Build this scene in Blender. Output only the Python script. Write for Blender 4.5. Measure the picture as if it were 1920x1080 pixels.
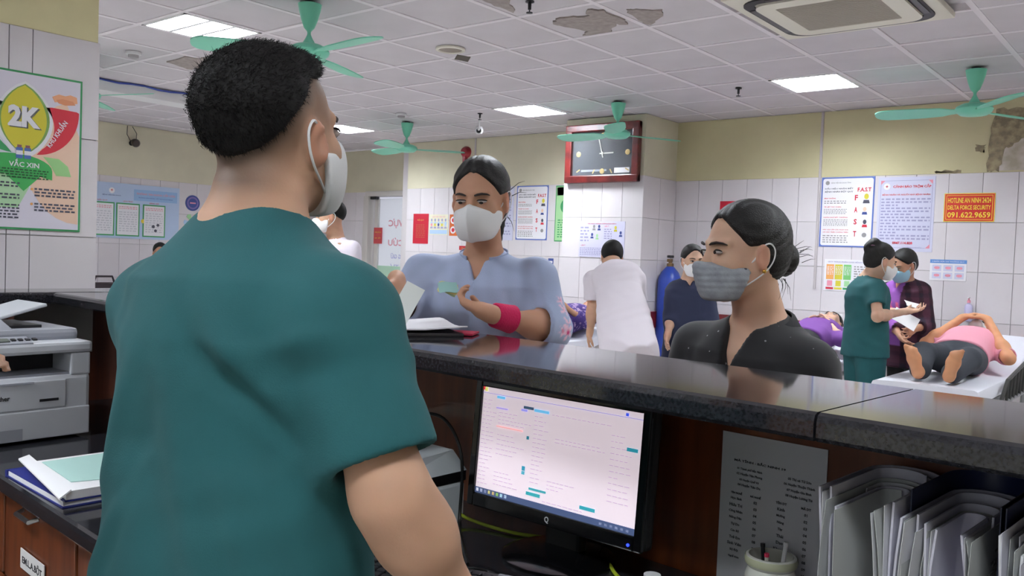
import bpy, bmesh, math, random
import numpy as np
from mathutils import Vector, Matrix, Euler

for _o in list(bpy.data.objects): bpy.data.objects.remove(_o)
SC = bpy.context.scene
COL = SC.collection
PI = math.pi
rnd = random.Random(7)

# ------------------------------------------------------------------ camera, world, exposure
CAM_H = 1.37
FPX = 1620.0
CAM_M = ((0.774, -0.053, 0.631), (0.632, 0.005, -0.775), (0.038, 0.999, 0.037))
_X = Vector([r[0] for r in CAM_M]).normalized(); _Z = Vector([r[2] for r in CAM_M])
_Z = (_Z - _X * _Z.dot(_X)).normalized(); _Y = _Z.cross(_X)
cam_d = bpy.data.cameras.new('camera'); cam = bpy.data.objects.new('camera', cam_d); COL.objects.link(cam)
cam.matrix_world = Matrix(((_X.x, _Y.x, _Z.x, 0), (_X.y, _Y.y, _Z.y, 0), (_X.z, _Y.z, _Z.z, CAM_H), (0, 0, 0, 1)))
cam_d.sensor_width = 36.0; cam_d.lens = FPX * 36.0 / 1920.0; cam_d.clip_start = 0.02; cam_d.clip_end = 100
SC.camera = cam
world = bpy.data.worlds.new('world'); SC.world = world; world.use_nodes = True
_bg = world.node_tree.nodes['Background']; _bg.inputs[0].default_value = (0.86, 0.92, 1.0, 1); _bg.inputs[1].default_value = 1.0
SC.view_settings.view_transform = 'Standard'; SC.view_settings.look = 'None'
SC.view_settings.gamma = 1.0; SC.view_settings.use_curve_mapping = False
SC.view_settings.exposure = 0.0
LIGHT_E = 88.0

def at(u, v, depth):
    """point of the room seen at pixel (u, v) of the 1920x1080 photograph at this depth along the view axis"""
    q = _X * ((u - 960) / FPX * depth) + _Y * (-(v - 540) / FPX * depth) - _Z * depth
    return np.array((q.x, q.y, q.z + CAM_H))

# ------------------------------------------------------------------ materials
def lin(c):
    return tuple((x / 12.92 if x <= .04045 else ((x + .055) / 1.055) ** 2.4) for x in (c[0] / 255, c[1] / 255, c[2] / 255))
MATS = {}
def mat(name, rgb, rough=.55, metal=0, var=0, vscale=8, bump=0, bscale=60, stretch=(1, 1, 1), emit=0, spec=.5, coat=0, sss=0, alpha=1, trans=0, rgb2=None, vlo=.35, vhi=.65, sheen=0):
    """procedural principled material; rgb are display values 0-255; var/rgb2 give noise mottling, bump fine relief"""
    if name in MATS: return MATS[name]
    m = bpy.data.materials.new(name); m.use_nodes = True; MATS[name] = m
    nt = m.node_tree; b = nt.nodes['Principled BSDF']; L = lin(rgb)
    b.inputs['Base Color'].default_value = (*L, 1); b.inputs['Roughness'].default_value = rough
    b.inputs['Metallic'].default_value = metal; b.inputs['Specular IOR Level'].default_value = spec
    b.inputs['Coat Weight'].default_value = coat
    if sss: b.inputs['Subsurface Weight'].default_value = sss; b.inputs['Subsurface Radius'].default_value = (.012, .004, .002); b.inputs['Subsurface Scale'].default_value = 1
    if alpha < 1: b.inputs['Alpha'].default_value = alpha
    if trans: b.inputs['Transmission Weight'].default_value = trans
    if sheen: b.inputs['Sheen Weight'].default_value = sheen
    if emit: b.inputs['Emission Color'].default_value = (*L, 1); b.inputs['Emission Strength'].default_value = emit
    if var or rgb2 or bump:
        tc = nt.nodes.new('ShaderNodeTexCoord'); mp = nt.nodes.new('ShaderNodeMapping'); mp.inputs['Scale'].default_value = stretch
        nt.links.new(tc.outputs['Object'], mp.inputs[0])
    if var or rgb2:
        n = nt.nodes.new('ShaderNodeTexNoise'); n.inputs['Scale'].default_value = vscale; n.inputs['Detail'].default_value = 6
        nt.links.new(mp.outputs[0], n.inputs['Vector'])
        r = nt.nodes.new('ShaderNodeValToRGB'); e = r.color_ramp.elements
        c2 = lin(rgb2) if rgb2 else tuple(x * (1 - var) for x in L)
        c1 = L if rgb2 else tuple(min(1, x * (1 + var)) for x in L)
        e[0].position = vlo; e[1].position = vhi; e[0].color = (*c2, 1); e[1].color = (*c1, 1)
        nt.links.new(n.outputs['Fac'], r.inputs[0]); nt.links.new(r.outputs[0], b.inputs['Base Color'])
    if bump:
        n2 = nt.nodes.new('ShaderNodeTexNoise'); n2.inputs['Scale'].default_value = bscale; n2.inputs['Detail'].default_value = 3
        nt.links.new(mp.outputs[0], n2.inputs['Vector'])
        bp = nt.nodes.new('ShaderNodeBump'); bp.inputs['Strength'].default_value = bump; bp.inputs['Distance'].default_value = .004
        nt.links.new(n2.outputs['Fac'], bp.inputs['Height']); nt.links.new(bp.outputs[0], b.inputs['Normal'])
    return m

M_TILE = mat('glazed_tile', (222, 216, 220), .16, var=.03, vscale=1.5)
M_GROUT = mat('tile_grout', (204, 198, 200), .8)
M_CREAM = mat('cream_paint', (214, 208, 184), .8, var=.05, vscale=2.2, bump=.1, bscale=150)
M_YELLOW = mat('yellow_paint', (205, 197, 158), .8, var=.07, vscale=1.6, bump=.1, bscale=150)
M_CEIL = mat('ceiling_tile', (204, 198, 203), .9, var=.03, vscale=3, bump=.15, bscale=220)
M_GRID = mat('ceiling_grid', (228, 222, 227), .7)
M_STAIN = mat('water_stain', (158, 148, 144), .9, var=.12, vscale=25)
M_FLOOR = mat('floor_tile', (206, 202, 198), .3, var=.06, vscale=3)
M_WHITE = mat('white_plastic', (225, 225, 226), .4)
M_OFFW = mat('ivory_plastic', (224, 220, 206), .45)
M_BLACK = mat('black_plastic', (16, 16, 18), .35)
M_BLACKG = mat('gloss_black', (9, 9, 11), .12)
M_GRAN = mat('black_granite', (44, 44, 49), .07, rgb2=(30, 30, 34), vscale=180, vlo=.4, vhi=.62, spec=.6)
M_WOOD = mat('red_brown_wood', (118, 60, 26), .38, rgb2=(82, 36, 14), vscale=5, stretch=(6, 6, .7), vlo=.3, vhi=.75, coat=.2)
M_WOODD = mat('dark_wood', (74, 34, 18), .4, rgb2=(52, 22, 12), vscale=5, stretch=(6, 6, .7), coat=.2)
M_MINT = mat('mint_enamel', (124, 212, 182), .35)
M_METAL = mat('steel', (170, 172, 175), .3, metal=1)
M_DARKMET = mat('dark_metal', (60, 60, 64), .4, metal=.8)
M_GLASS = mat('clear_glass', (235, 245, 245), .03, trans=1, alpha=.35)
M_PAPER = mat('white_paper', (232, 231, 234), .8)
M_PAPERG = mat('grey_paper', (200, 202, 200), .85)

# ------------------------------------------------------------------ mesh builders
class MB:
    """collects verts and faces of ONE object"""
    def __init__(s): s.v = []; s.f = []; s.m = []; s.mi = 0
    def add(s, vs, fs):
        o = len(s.v); s.v += [tuple(map(float, x)) for x in vs]; s.f += [tuple(i + o for i in f) for f in fs]; s.m += [s.mi] * len(fs); return s
    def box(s, c, d, R=None, bev=0):
        h = [x / 2 for x in d]
        if bev:
            b = min(bev, min(h) * .98); vs = []; 
            bm = bmesh.new(); bmesh.ops.create_cube(bm, size=1)
            for v in bm.verts: v.co = Vector((v.co.x * d[0], v.co.y * d[1], v.co.z * d[2]))
            bmesh.ops.bevel(bm, geom=list(bm.edges), offset=b, segments=2, affect='EDGES', profile=.6)
            bm.verts.index_update(); vs = [v.co.copy() for v in bm.verts]; fs = [[v.index for v in f.verts] for f in bm.faces]; bm.free()
        else:
            vs = [Vector((x * h[0], y * h[1], z * h[2])) for x in (-1, 1) for y in (-1, 1) for z in (-1, 1)]
            fs = [(0, 1, 3, 2), (4, 6, 7, 5), (0, 4, 5, 1), (2, 3, 7, 6), (0, 2, 6, 4), (1, 5, 7, 3)]
        c = Vector(c)
        return s.add([(R @ v if R else v) + c for v in vs], fs)
    def lathe(s, prof, c=(0, 0, 0), n=24, R=None, cap=True):
        vs = []; c = Vector(c)
        for r, z in prof:
            for k in range(n):
                a = 2 * PI * k / n; p = Vector((r * math.cos(a), r * math.sin(a), z)); vs.append((R @ p if R else p) + c)
        fs = [(i * n + k, i * n + (k + 1) % n, (i + 1) * n + (k + 1) % n, (i + 1) * n + k) for i in range(len(prof) - 1) for k in range(n)]
        if cap: fs += [tuple(reversed(range(n))), tuple(range((len(prof) - 1) * n, len(prof) * n))]
        return s.add(vs, fs)
    def tube(s, pts, r, n=8, cap=True):
        pts = [Vector(p) for p in pts]; vs = []; up = None
        for i, p in enumerate(pts):
            t = (pts[min(i + 1, len(pts) - 1)] - pts[max(i - 1, 0)]).normalized()
            if up is None: up = t.orthogonal().normalized()
            up = (up - t * up.dot(t)).normalized(); w = t.cross(up); rr = r[i] if isinstance(r, (list, tuple)) else r
            for k in range(n):
                a = 2 * PI * k / n; vs.append(p + (up * math.cos(a) + w * math.sin(a)) * rr)
        fs = [(i * n + k, i * n + (k + 1) % n, (i + 1) * n + (k + 1) % n, (i + 1) * n + k) for i in range(len(pts) - 1) for k in range(n)]
        if cap: fs += [tuple(reversed(range(n))), tuple(range((len(pts) - 1) * n, len(pts) * n))]
        return s.add(vs, fs)
    def prism(s, poly, z0, z1):
        n = len(poly); vs = [(x, y, z0) for x, y in poly] + [(x, y, z1) for x, y in poly]
        return s.add(vs, [tuple(reversed(range(n))), tuple(range(n, 2 * n))] + [(i, (i + 1) % n, n + (i + 1) % n, n + i) for i in range(n)])
    def sheet(s, grid, th):
        """thin curved sheet from a grid of points, given thickness along +normal"""
        ny = len(grid); nx = len(grid[0]); P = [[Vector(p) for p in row] for row in grid]; vs = []; N = []
        for j in range(ny):
            for i in range(nx):
                a = P[j][min(i + 1, nx - 1)] - P[j][max(i - 1, 0)]; b = P[min(j + 1, ny - 1)][i] - P[max(j - 1, 0)][i]
                nn = a.cross(b); N.append(nn.normalized() if nn.length > 0 else Vector((0, 0, 1)))
        flat = [p for row in P for p in row]
        vs = flat + [p + n * th for p, n in zip(flat, N)]; o = nx * ny; fs = []
        for j in range(ny - 1):
            for i in range(nx - 1):
                q = (j * nx + i, j * nx + i + 1, (j + 1) * nx + i + 1, (j + 1) * nx + i)
                fs.append(tuple(reversed(q))); fs.append(tuple(k + o for k in q))
        rim = [i for i in range(nx)] + [j * nx + nx - 1 for j in range(1, ny)] + [(ny - 1) * nx + i for i in range(nx - 2, -1, -1)] + [j * nx for j in range(ny - 2, 0, -1)]
        for k in range(len(rim)): a, b = rim[k], rim[(k + 1) % len(rim)]; fs.append((a, b, b + o, a + o))
        return s.add(vs, fs)
    def build(s, name, m, parent=None, smooth=False, loc=None, rot=None):
        me = bpy.data.meshes.new(name); me.from_pydata(s.v, [], s.f)
        for mm in (m if isinstance(m, (list, tuple)) else [m]): me.materials.append(mm)
        if isinstance(m, (list, tuple)): me.polygons.foreach_set('material_index', s.m)
        bm = bmesh.new(); bm.from_mesh(me); bmesh.ops.recalc_face_normals(bm, faces=bm.faces); bm.to_mesh(me); bm.free()
        return link(name, me, parent, smooth, loc, rot)
def link(name, me, parent=None, smooth=False, loc=None, rot=None):
    if smooth:
        me.polygons.foreach_set('use_smooth', [True] * len(me.polygons))
        if smooth != 'all' and hasattr(me, 'set_sharp_from_angle'): me.set_sharp_from_angle(angle=math.radians(smooth if smooth is not True else 40))
    o = bpy.data.objects.new(name, me); COL.objects.link(o); o.parent = parent
    if loc is not None: o.location = loc
    if rot is not None: o.rotation_euler = rot
    return o
def tag(o, label, cat, group=None, kind=None):
    o['label'] = label; o['category'] = cat
    if group: o['group'] = group
    if kind: o['kind'] = kind
    return o
def struct(o, label=None):
    o['kind'] = 'structure'
    if label: o['label'] = label
    return o
def thing(name, label, cat, loc=(0, 0, 0), rot=(0, 0, 0), group=None):
    o = bpy.data.objects.new(name, None); COL.objects.link(o); o.empty_display_size = .1
    o.location = loc; o.rotation_euler = rot; return tag(o, label, cat, group)
def inst(src, name, parent, loc, rot=None, scale=None):
    o = src.copy(); o.name = name; COL.objects.link(o); o.parent = parent; o.location = loc
    if rot is not None: o.rotation_euler = rot
    if scale is not None: o.scale = scale
    return o
def dup(root, loc, rotz=0, label=None):
    r = root.copy(); COL.objects.link(r); r.location = loc; r.rotation_euler = (r.rotation_euler[0], r.rotation_euler[1], rotz)
    if label: r['label'] = label
    for ch in list(root.children):
        c = ch.copy(); COL.objects.link(c); c.parent = r
        for g in ch.children:
            d = g.copy(); COL.objects.link(d); d.parent = c
    return r
RZ = lambda a: Matrix.Rotation(a, 3, 'Z')
def box(name, c, d, m, parent=None, bev=0, R=None):
    return MB().box(c, d, R, bev).build(name, m, parent)
WALL_S = (PI / 2, 0, 0)          # things on a wall facing -Y: local x right, local y up, local z out of the wall
WALL_E = (PI / 2, 0, PI / 2)     # things on a wall facing +X

def text_mesh(body, w=None, h=.02, bold=0, align='CENTER', shear=0):
    cu = bpy.data.curves.new('t', 'FONT'); cu.body = body; cu.size = 1; cu.align_x = align; cu.offset = bold; cu.extrude = .012; cu.shear = shear; cu.resolution_u = 2
    ob = bpy.data.objects.new('t', cu); me = bpy.data.meshes.new_from_object(ob); bpy.data.objects.remove(ob); bpy.data.curves.remove(cu)
    n = len(me.vertices)
    if n == 0: return me
    a = np.empty(n * 3, np.float32); me.vertices.foreach_get('co', a); a = a.reshape(-1, 3)
    lo = a.min(0); hi = a.max(0); sy = h / max(hi[1] - lo[1], 1e-6); sx = (w / max(hi[0] - lo[0], 1e-6)) if w else sy
    a[:, 0] = (a[:, 0] - (lo[0] + hi[0]) / 2) * sx; a[:, 1] = (a[:, 1] - (lo[1] + hi[1]) / 2) * sy; a[:, 2] = (a[:, 2] - lo[2]) * .03
    me.vertices.foreach_set('co', a.ravel()); return me
def text(parent, body, x, y, m, w=None, h=.02, z=.001, bold=.01, rotz=0, name='lettering', mirror=False, shear=0):
    me = text_mesh(body, w, h, bold, shear=shear); me.materials.append(m); me.name = name
    o = link(name, me, parent, False, (x, y, z), (0, 0, rotz))
    if mirror: o.scale = (-1, 1, 1)
    return o
def lines(mb, x0, x1, y0, y1, n, rg, fill=.55, para=None, z=.0008):
    """rows of illegible small print: words as little bars"""
    dy = (y0 - y1) / n
    for k in range(n):
        y = y0 - (k + .5) * dy; x = x0; end = x1 if (para is None or (k + 1) % para) else x0 + (x1 - x0) * rg.uniform(.3, .7)
        while x < end - .004:
            w = min(rg.uniform(.25, .6) * dy * 2.6, end - x); mb.box((x + w / 2, y, z), (w, dy * fill, .0008)); x += w + dy * .5

# ------------------------------------------------------------------ the room
ZC = 2.76; XL = -10.2; XR = 2.5; YB = 7.75; YN = -3.0; YD = 8.05; TT = 2.18
TH, TW = .40, .25
_tile = {}
def tile_src(w, h):
    k = (round(w, 3), round(h, 3))
    if k not in _tile:
        me = bpy.data.meshes.new('tile'); bm = bmesh.new(); g = .001
        vs = [bm.verts.new(p) for p in [(-w/2+g, -h/2+g, 0), (w/2-g, -h/2+g, 0), (w/2-g, h/2-g, 0), (-w/2+g, h/2-g, 0)]]
        e = .002
        vt = [bm.verts.new(p) for p in [(-w/2+e, -h/2+e, .010), (w/2-e, -h/2+e, .010), (w/2-e, h/2-e, .010), (-w/2+e, h/2-e, .010)]]
        bm.faces.new(vt)
        for i in range(4): bm.faces.new((vs[i], vs[(i+1) % 4], vt[(i+1) % 4], vt[i]))
        bm.to_mesh(me); bm.free(); me.materials.append(M_TILE); _tile[k] = me
    return _tile[k]
def tiles(parent, rot, base, us, rows):
    """wall tiles as single pieces; base(u, z) -> point on the grout plane; us column edges, rows list of (ztop, zbottom)"""
    for a, b in zip(us[:-1], us[1:]):
        for zt, zb in rows:
            o = bpy.data.objects.new('tile', tile_src(b - a, zt - zb)); COL.objects.link(o); o.parent = parent
            o.location = base((a + b) / 2, (zt + zb) / 2); o.rotation_euler = rot
ROWS = [(TT - TH * k, max(0, TT - TH * (k + 1))) for k in range(6)]
def edges(a, b, step=TW):
    n = max(1, round((b - a) / step)); return [a + (b - a) * k / n for k in range(n + 1)]

fl = box('floor', ((XL + XR) / 2, (YN + 10.5) / 2, -.05), (XR - XL + .4, 13.6, .1), M_FLOOR); struct(fl)
# far wall with the posters; the tiled dado stands 4 mm proud of the paint
wb = box('wall_back', ((-8.1 + XR) / 2 , YB + .085, ZC / 2 + .03), (XR + 8.1, .15, ZC + .06), [M_GROUT]); struct(wb, 'far wall, white tiles below cream paint')
box('paint_band', ((-8.1 - 4.7) / 2, YB + .005, (TT + ZC) / 2), (3.4, .011, ZC - TT), M_CREAM, wb)
box('paint_band', ((-4.7 + XR) / 2, YB + .005, (TT + ZC) / 2), (XR + 4.7, .011, ZC - TT), M_YELLOW, wb)
tiles(wb, WALL_S, lambda u, z: (u, YB + .010, z), edges(-8.1, -5.17) + [], ROWS)
tiles(wb, WALL_S, lambda u, z: (u, YB + .010, z), edges(-4.24, .76), ROWS)
wr = box('wall_right', (XR + .075, (YN + YD) / 2, ZC / 2 + .03), (.15, YD - YN + .3, ZC + .06), M_CREAM); struct(wr)
wn = MB(); wn.box(((XL + XR) / 2, YN - .075, .4), (XR - XL, .15, .8)); wn.box(((XL + XR) / 2, YN - .075, (2.3 + ZC + .06) / 2), (XR - XL, .15, ZC + .06 - 2.3))
for x_, w_ in ((-9.1, 2.2), (-3.85, 2.2), (1.7, 1.6)): wn.box((x_, YN - .075, 1.55), (w_, .15, 1.5))
wn = wn.build('wall_near', M_CREAM); struct(wn)
for n_, x_ in ((1, -6.475), (2, -.925)):
    wi = thing('window_%d' % n_, 'daylit window behind the viewer', 'window', (x_, YN - .075, .8)); wi['kind'] = 'structure'
    for q in range(4): box('frame', (-1.5 + q, 0, .75), (.05, .06, 1.5), M_WHITE, wi)
    for zz in (.02, 1.48): box('frame', (0, 0, zz), (3.05, .06, .05), M_WHITE, wi)
wl = box('wall_left', (XL - .085, (YN + YD) / 2, ZC / 2 + .03), (.15, YD - YN + .3, ZC + .06), M_GROUT); struct(wl, 'left wall, white tiles below cream paint')
box('paint_band', (XL - .005, (YN + YD) / 2, (TT - .04 + ZC) / 2), (.011, YD - YN, ZC - TT + .04), M_CREAM, wl)
tiles(wl, WALL_E, lambda u, z: (XL - .010, u, z - .04), edges(3.05, YD), ROWS)
# recessed wall with the glazed doorway
DX0, DX1, DZ = -9.13, -8.2, 2.12
wd = MB(); wd.box(((XL + DX0) / 2, YD + .085, ZC / 2), (DX0 - XL, .15, ZC)); wd.box(((DX1 - 8.1) / 2, YD + .085, ZC / 2), (-8.1 - DX1, .15, ZC)); wd.box(((DX0 + DX1) / 2, YD + .085, (DZ + ZC) / 2), (DX1 - DX0, .15, ZC - DZ))
wd.box((-8.1 - .07, (YB + YD) / 2 + .05, ZC / 2), (.14, YD - YB, ZC)) 
wd = wd.build('wall_door', M_GROUT); struct(wd, 'recessed wall around the glazed doorway')
box('paint_band', ((XL - 8.1) / 2, YD + .004, (TT + ZC) / 2), (-8.1 - XL, .011, ZC - TT), M_CREAM, wd)
tiles(wd, WALL_S, lambda u, z: (u, YD + .010, z), edges(XL, DX0 - .06), ROWS)
# doorway: aluminium frame, glass leaf with lettering on its outer side
dr = thing('door_1', 'glazed doorway with mirrored red lettering and pale aluminium frame', 'door', ((DX0 + DX1) / 2, YD, 0)); dr['kind'] = 'structure'
M_ALU = mat('pale_aluminium', (205, 200, 196), .4, metal=.2)
box('door_frame', (-.465 - .03, -.01, DZ / 2), (.10, .12, DZ), M_ALU, dr, bev=.008); box('door_frame', (0, -.01, DZ + .03), (1.03, .12, .07), M_ALU, dr, bev=.008)
box('door_frame', (.45, -.01, DZ / 2), (.06, .12, DZ), M_ALU, dr, bev=.008)
lf = box('door_stile', (-.36, .03, 1.05), (.07, .04, 2.08), M_ALU, dr, bev=.006)
box('door_closer', (-.37, -.02, DZ - .02), (.12, .06, .05), M_DARKMET, dr, bev=.008)
pane = box('pane', (.04, .035, 1.06), (.74, .008, 2.06), mat('door_glass', (238, 244, 246), .05, alpha=.25), dr)
box('frosted_band', (.04, .03, 1.09), (.74, .004, .16), mat('green_frosted_film', (186, 222, 196), .6, alpha=.8), dr)
M_REDF = mat('red_film', (226, 60, 96), .6); M_BLUEF = mat('violet_film', (120, 120, 210), .6)
for s, z, m, h in (('KHU VỰC', 1.75, M_REDF, .13), ('CẤP CỨU', 1.51, M_REDF, .13), ('VUI LÒNG GIỮ', 1.31, M_BLUEF, .075), ('TRẬT TỰ', 1.17, M_BLUEF, .075)):
    me = text_mesh(s, .62 if h > .1 else .5, h, .03); me.materials.append(m)
    o = link('lettering', me, dr, False, (.17, .042, z), (PI / 2, 0, 0)); o.scale = (-1, 1, 1)
rs = box('notice_plate', (-.30, .0, 1.58), (.17, .004, .22), mat('dull_red', (178, 66, 70), .6), dr)
for z in (1.63, 1.55): link('lettering', (lambda me: (me.materials.append(mat('gold_print', (214, 176, 84), .5)), me)[1])(text_mesh('PHÒNG CẤP CỨU' if z > 1.6 else 'KÉO - ĐẨY', .12, .025, .02)), dr, False, (-.30, -.004, z), (PI / 2, 0, 0))
# corridor outside the doorway, open to the daylight
cor = box('wall_corridor', (-9.2, 10.3, 1.5), (5, .1, 3), mat('daylit_white_wall', (236, 232, 240), .8)); struct(cor)

# piers
def pier(name, x0, x1, y0, y1, ys, cream, label, south_us=None):
    p = box(name, ((x0 + x1) / 2, (y0 + y1) / 2, ZC / 2), (x1 - x0 - .02, y1 - y0 - .02, ZC), M_GROUT); struct(p, label)
    box('paint_band', ((x0 + x1) / 2, (y0 + y1) / 2, (TT + ZC) / 2), (x1 - x0 - .012, y1 - y0 - .012, ZC - TT - .002), cream, p)
    tiles(p, WALL_E, lambda u, z: (x1 - .010, u, z), ys, ROWS)
    if south_us: tiles(p, WALL_S, lambda u, z: (u, y0 + .010, z), south_us, ROWS)
    return p
pc = pier('wall_pier', -5.17, -4.24, 7.12, YB + .02, edges(7.12, YB, .3), M_CREAM, 'tiled pier that carries the big clock', edges(-5.17, -4.24))
pk = pier('wall_column', -4.2, -3.61, 1.085, 1.69, [1.085, 1.345, 1.43, 1.69], mat('cream_column_paint', (226, 217, 172), .8, var=.05, vscale=4), 'tiled column at the left with the big leaf poster')
tiles(pk, (PI / 2, 0, PI), lambda u, z: (u, 1.68, z), edges(-4.2, -3.61), ROWS)

# dark red bumper rail along the far wall
M_RAIL = mat('maroon_rail', (112, 26, 34), .35)
rb = MB(); rb.box(((-4.24 + XR) / 2, YB - .012, .805), (XR + 4.24, .045, .16), bev=.01); rb = rb.build('trim_1', M_RAIL); struct(rb, 'dark red bumper rail along the far wall')
rb2 = box('trim_2', ((-8.1 - 5.17) / 2, YB - .012, .805), (2.93, .045, .16), M_RAIL, bev=.01); struct(rb2)
rb3 = box('trim_3', (-4.72, 7.10, .805), (.97, .045, .16), M_RAIL, bev=.01); struct(rb3)
rb4 = box('trim_4', (-4.23, 7.42, .805), (.045, .62, .16), M_RAIL, bev=.01); struct(rb4)
# conduit on the far wall
cd = MB(); cd.tube([(-2.80, YB - .006, TT - 1.0), (-2.80, YB - .006, ZC)], .013); cd = cd.build('trim_5', mat('grey_conduit', (196, 188, 190), .5), smooth=True); struct(cd, 'thin white cable conduit running up the far wall')
cd2 = MB(); cd2.tube([(-6.95, YB - .006, TT), (-6.95, YB - .006, ZC)], .011); cd2 = cd2.build('trim_6', MATS['grey_conduit'], smooth=True); struct(cd2)
# water damage where the paint has blistered off
def blotch(parent, name, pts, y, m, rg, t=.003):
    """irregular flat patch on the far wall, outline roughened"""
    out = []
    for i in range(len(pts)):
        a, b = pts[i], pts[(i + 1) % len(pts)]
        for k in range(5): f = k / 5; out.append((a[0] + (b[0] - a[0]) * f + rg.uniform(-.012, .012), a[1] + (b[1] - a[1]) * f + rg.uniform(-.012, .012)))
    o = MB().prism(out, 0, t).build(name, m, parent, loc=(0, y, 0), rot=(PI / 2, 0, 0)); return o
M_MOLD = mat('black_mould', (122, 110, 90), .95, rgb2=(170, 158, 126), vscale=18, vlo=.35, vhi=.6)
M_PLAST = mat('bare_plaster', (206, 198, 192), .9, rgb2=(170, 160, 140), vscale=9)
rg = random.Random(3)
blotch(wb, 'peeled_paint', [(-1.40, 2.19), (-.6, 2.19), (-.6, 2.66), (-1.05, 2.66), (-1.22, 2.5), (-1.38, 2.42)], YB - .0005, M_PLAST, rg)
blotch(wb, 'mould_stain', [(-1.47, 2.19), (-1.38, 2.19), (-1.36, 2.35), (-1.26, 2.42), (-1.1, 2.46), (-1.05, 2.6), (-1.2, 2.68), (-1.42, 2.68), (-1.46, 2.5)], YB - .002, M_MOLD, rg)
blotch(wb, 'mould_stain', [(-1.56, 2.36), (-1.50, 2.34), (-1.49, 2.40), (-1.56, 2.41)], YB - .002, M_MOLD, rg)
blotch(wb, 'mould_stain', [(-1.85, 2.19), (-1.66, 2.19), (-1.67, 2.205), (-1.84, 2.20)], YB - .002, M_MOLD, rg)

# ------------------------------------------------------------------ suspended ceiling
GX, GY, X0, Y0 = .5475, .575, -1.06, 3.935
xs = [X0 + GX * k for k in range(-17, 8)]; xs = [x for x in xs if XL < x < XR]
ys = [Y0 + GY * k for k in range(-13, 9)]; ys = [y for y in ys if YN < y < YD]
ce = box('ceiling', ((XL + XR) / 2, (YN + YD + .6) / 2, ZC + .09), (XR - XL + .3, YD - YN + .9, .1), M_GRID); struct(ce, 'suspended grid ceiling')
for x in xs: box('grid_bar', (x, (YN + YD) / 2, ZC + .02), (.034, YD - YN, .04), M_GRID, ce)
for y in ys: box('grid_bar', ((XL + XR) / 2, y, ZC + .0205), (XR - XL, .034, .039), M_GRID, ce)
LX = [(-5.44, -4.8925), (-2.7025, -2.155), (-8.1775, -7.63), (.035, .5825)]
LY = [6.235, 2.785, -.665]  # near row is out of view, added to brighten the foreground
cells = []
ex = [XL] + xs + [XR]; ey = [YN] + ys + [YD]
light_cells = []
for i in range(len(ex) - 1):
    for j in range(len(ey) - 1):
        a, b, c, d = ex[i], ex[i + 1], ey[j], ey[j + 1]
        cx, cy = (a + b) / 2, (c + d) / 2
        if any(abs(a - l[0]) < .05 for l in LX) and any(abs(c - l) < .05 for l in LY): light_cells.append((cx, cy)); continue
        if -2.15 < cx < -1.1 and 4.1 < cy < 5.2: continue
        p = cam.matrix_world.inverted() @ Vector((cx, cy, ZC)); vis = 9
        if p.z < -.3: vis = max(abs(p.x / -p.z * FPX) / 960, abs(p.y / -p.z * FPX) / 540)
        cells.append((vis, a, b, c, d))
cells.sort()
def tile_mesh(mb, cx, cy, w, d): mb.box((cx, cy, 0), (w, d, .014))
src = None
rest = MB()
for n, (vis, a, b, c, d) in enumerate(cells):
    w, h = b - a - .026, d - c - .026
    if n < 290:
        if abs(b - a - GX) < .01 and abs(d - c - GY) < .01:
            if src is None: src = box('ceiling_tile', (0, 0, 0), (w, h, .014), M_CEIL, ce, bev=.004); src.location = ((a + b) / 2, (c + d) / 2, ZC + .012)
            else: inst(src, 'ceiling_tile', ce, ((a + b) / 2, (c + d) / 2, ZC + .012 + rnd.uniform(-.002, .003)))
        else: box('ceiling_tile', ((a + b) / 2, (c + d) / 2, ZC + .012), (w, h, .014), M_CEIL, ce, bev=.004)
    else: rest.box(((a + b) / 2, (c + d) / 2, ZC + .012), (w, h, .014))
if rest.v: r_ = rest.build('ceiling_tiles_behind', M_CEIL, ce); r_['kind'] = 'stuff'
def ceil_blotch(pts, rg):
    out = []
    for i in range(len(pts)):
        a, b = pts[i], pts[(i + 1) % len(pts)]
        for k in range(4): f = k / 4; out.append((a[0] + (b[0] - a[0]) * f + rg.uniform(-.014, .014), a[1] + (b[1] - a[1]) * f + rg.uniform(-.014, .014)))
    MB().prism(out, ZC - .003, ZC + .006).build('water_stain', M_STAIN, ce)
for pts in ([(-3.152, 4.139), (-3.028, 4.069), (-2.886, 4.134), (-2.797, 4.013), (-2.731, 4.072), (-2.743, 4.302), (-2.765, 4.393), (-2.823, 4.337), (-2.939, 4.464), (-3.13, 4.474), (-3.041, 4.38), (-3.113, 4.271)],
            [(-2.604, 4.131), (-2.573, 4.15), (-2.464, 4.235), (-2.501, 4.328), (-2.657, 4.458), (-2.671, 4.386), (-2.635, 4.188)],
            [(-3.176, 3.5), (-3.198, 3.673), (-3.185, 3.833), (-3.079, 3.673), (-3.02, 3.5)],
            [(-6.333, 3.486), (-6.038, 3.467), (-5.9, 3.6), (-6.1, 3.79), (-6.328, 3.745), (-6.444, 3.719)]): ceil_blotch(pts, rg)
# white boxed duct hanging under the ceiling at the left
du = box('trim_7', (-7.62, 3.3, ZC - .05), (.25, 4.6, .10), M_WHITE, bev=.006); struct(du, 'white boxed duct under the ceiling at the left')
cb = MB(); cb.tube([(-7.47, 3.3 + .12 * k, ZC - .012 + .008 * math.sin(k * 1.7)) for k in range(11)] + [(-7.46, 4.55, ZC - .03)], .009); tag(cb.build('blue_cable', mat('blue_cable', (52, 70, 150), .5), smooth=True), 'blue network cable along the top of the white ceiling duct', 'cable')

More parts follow.
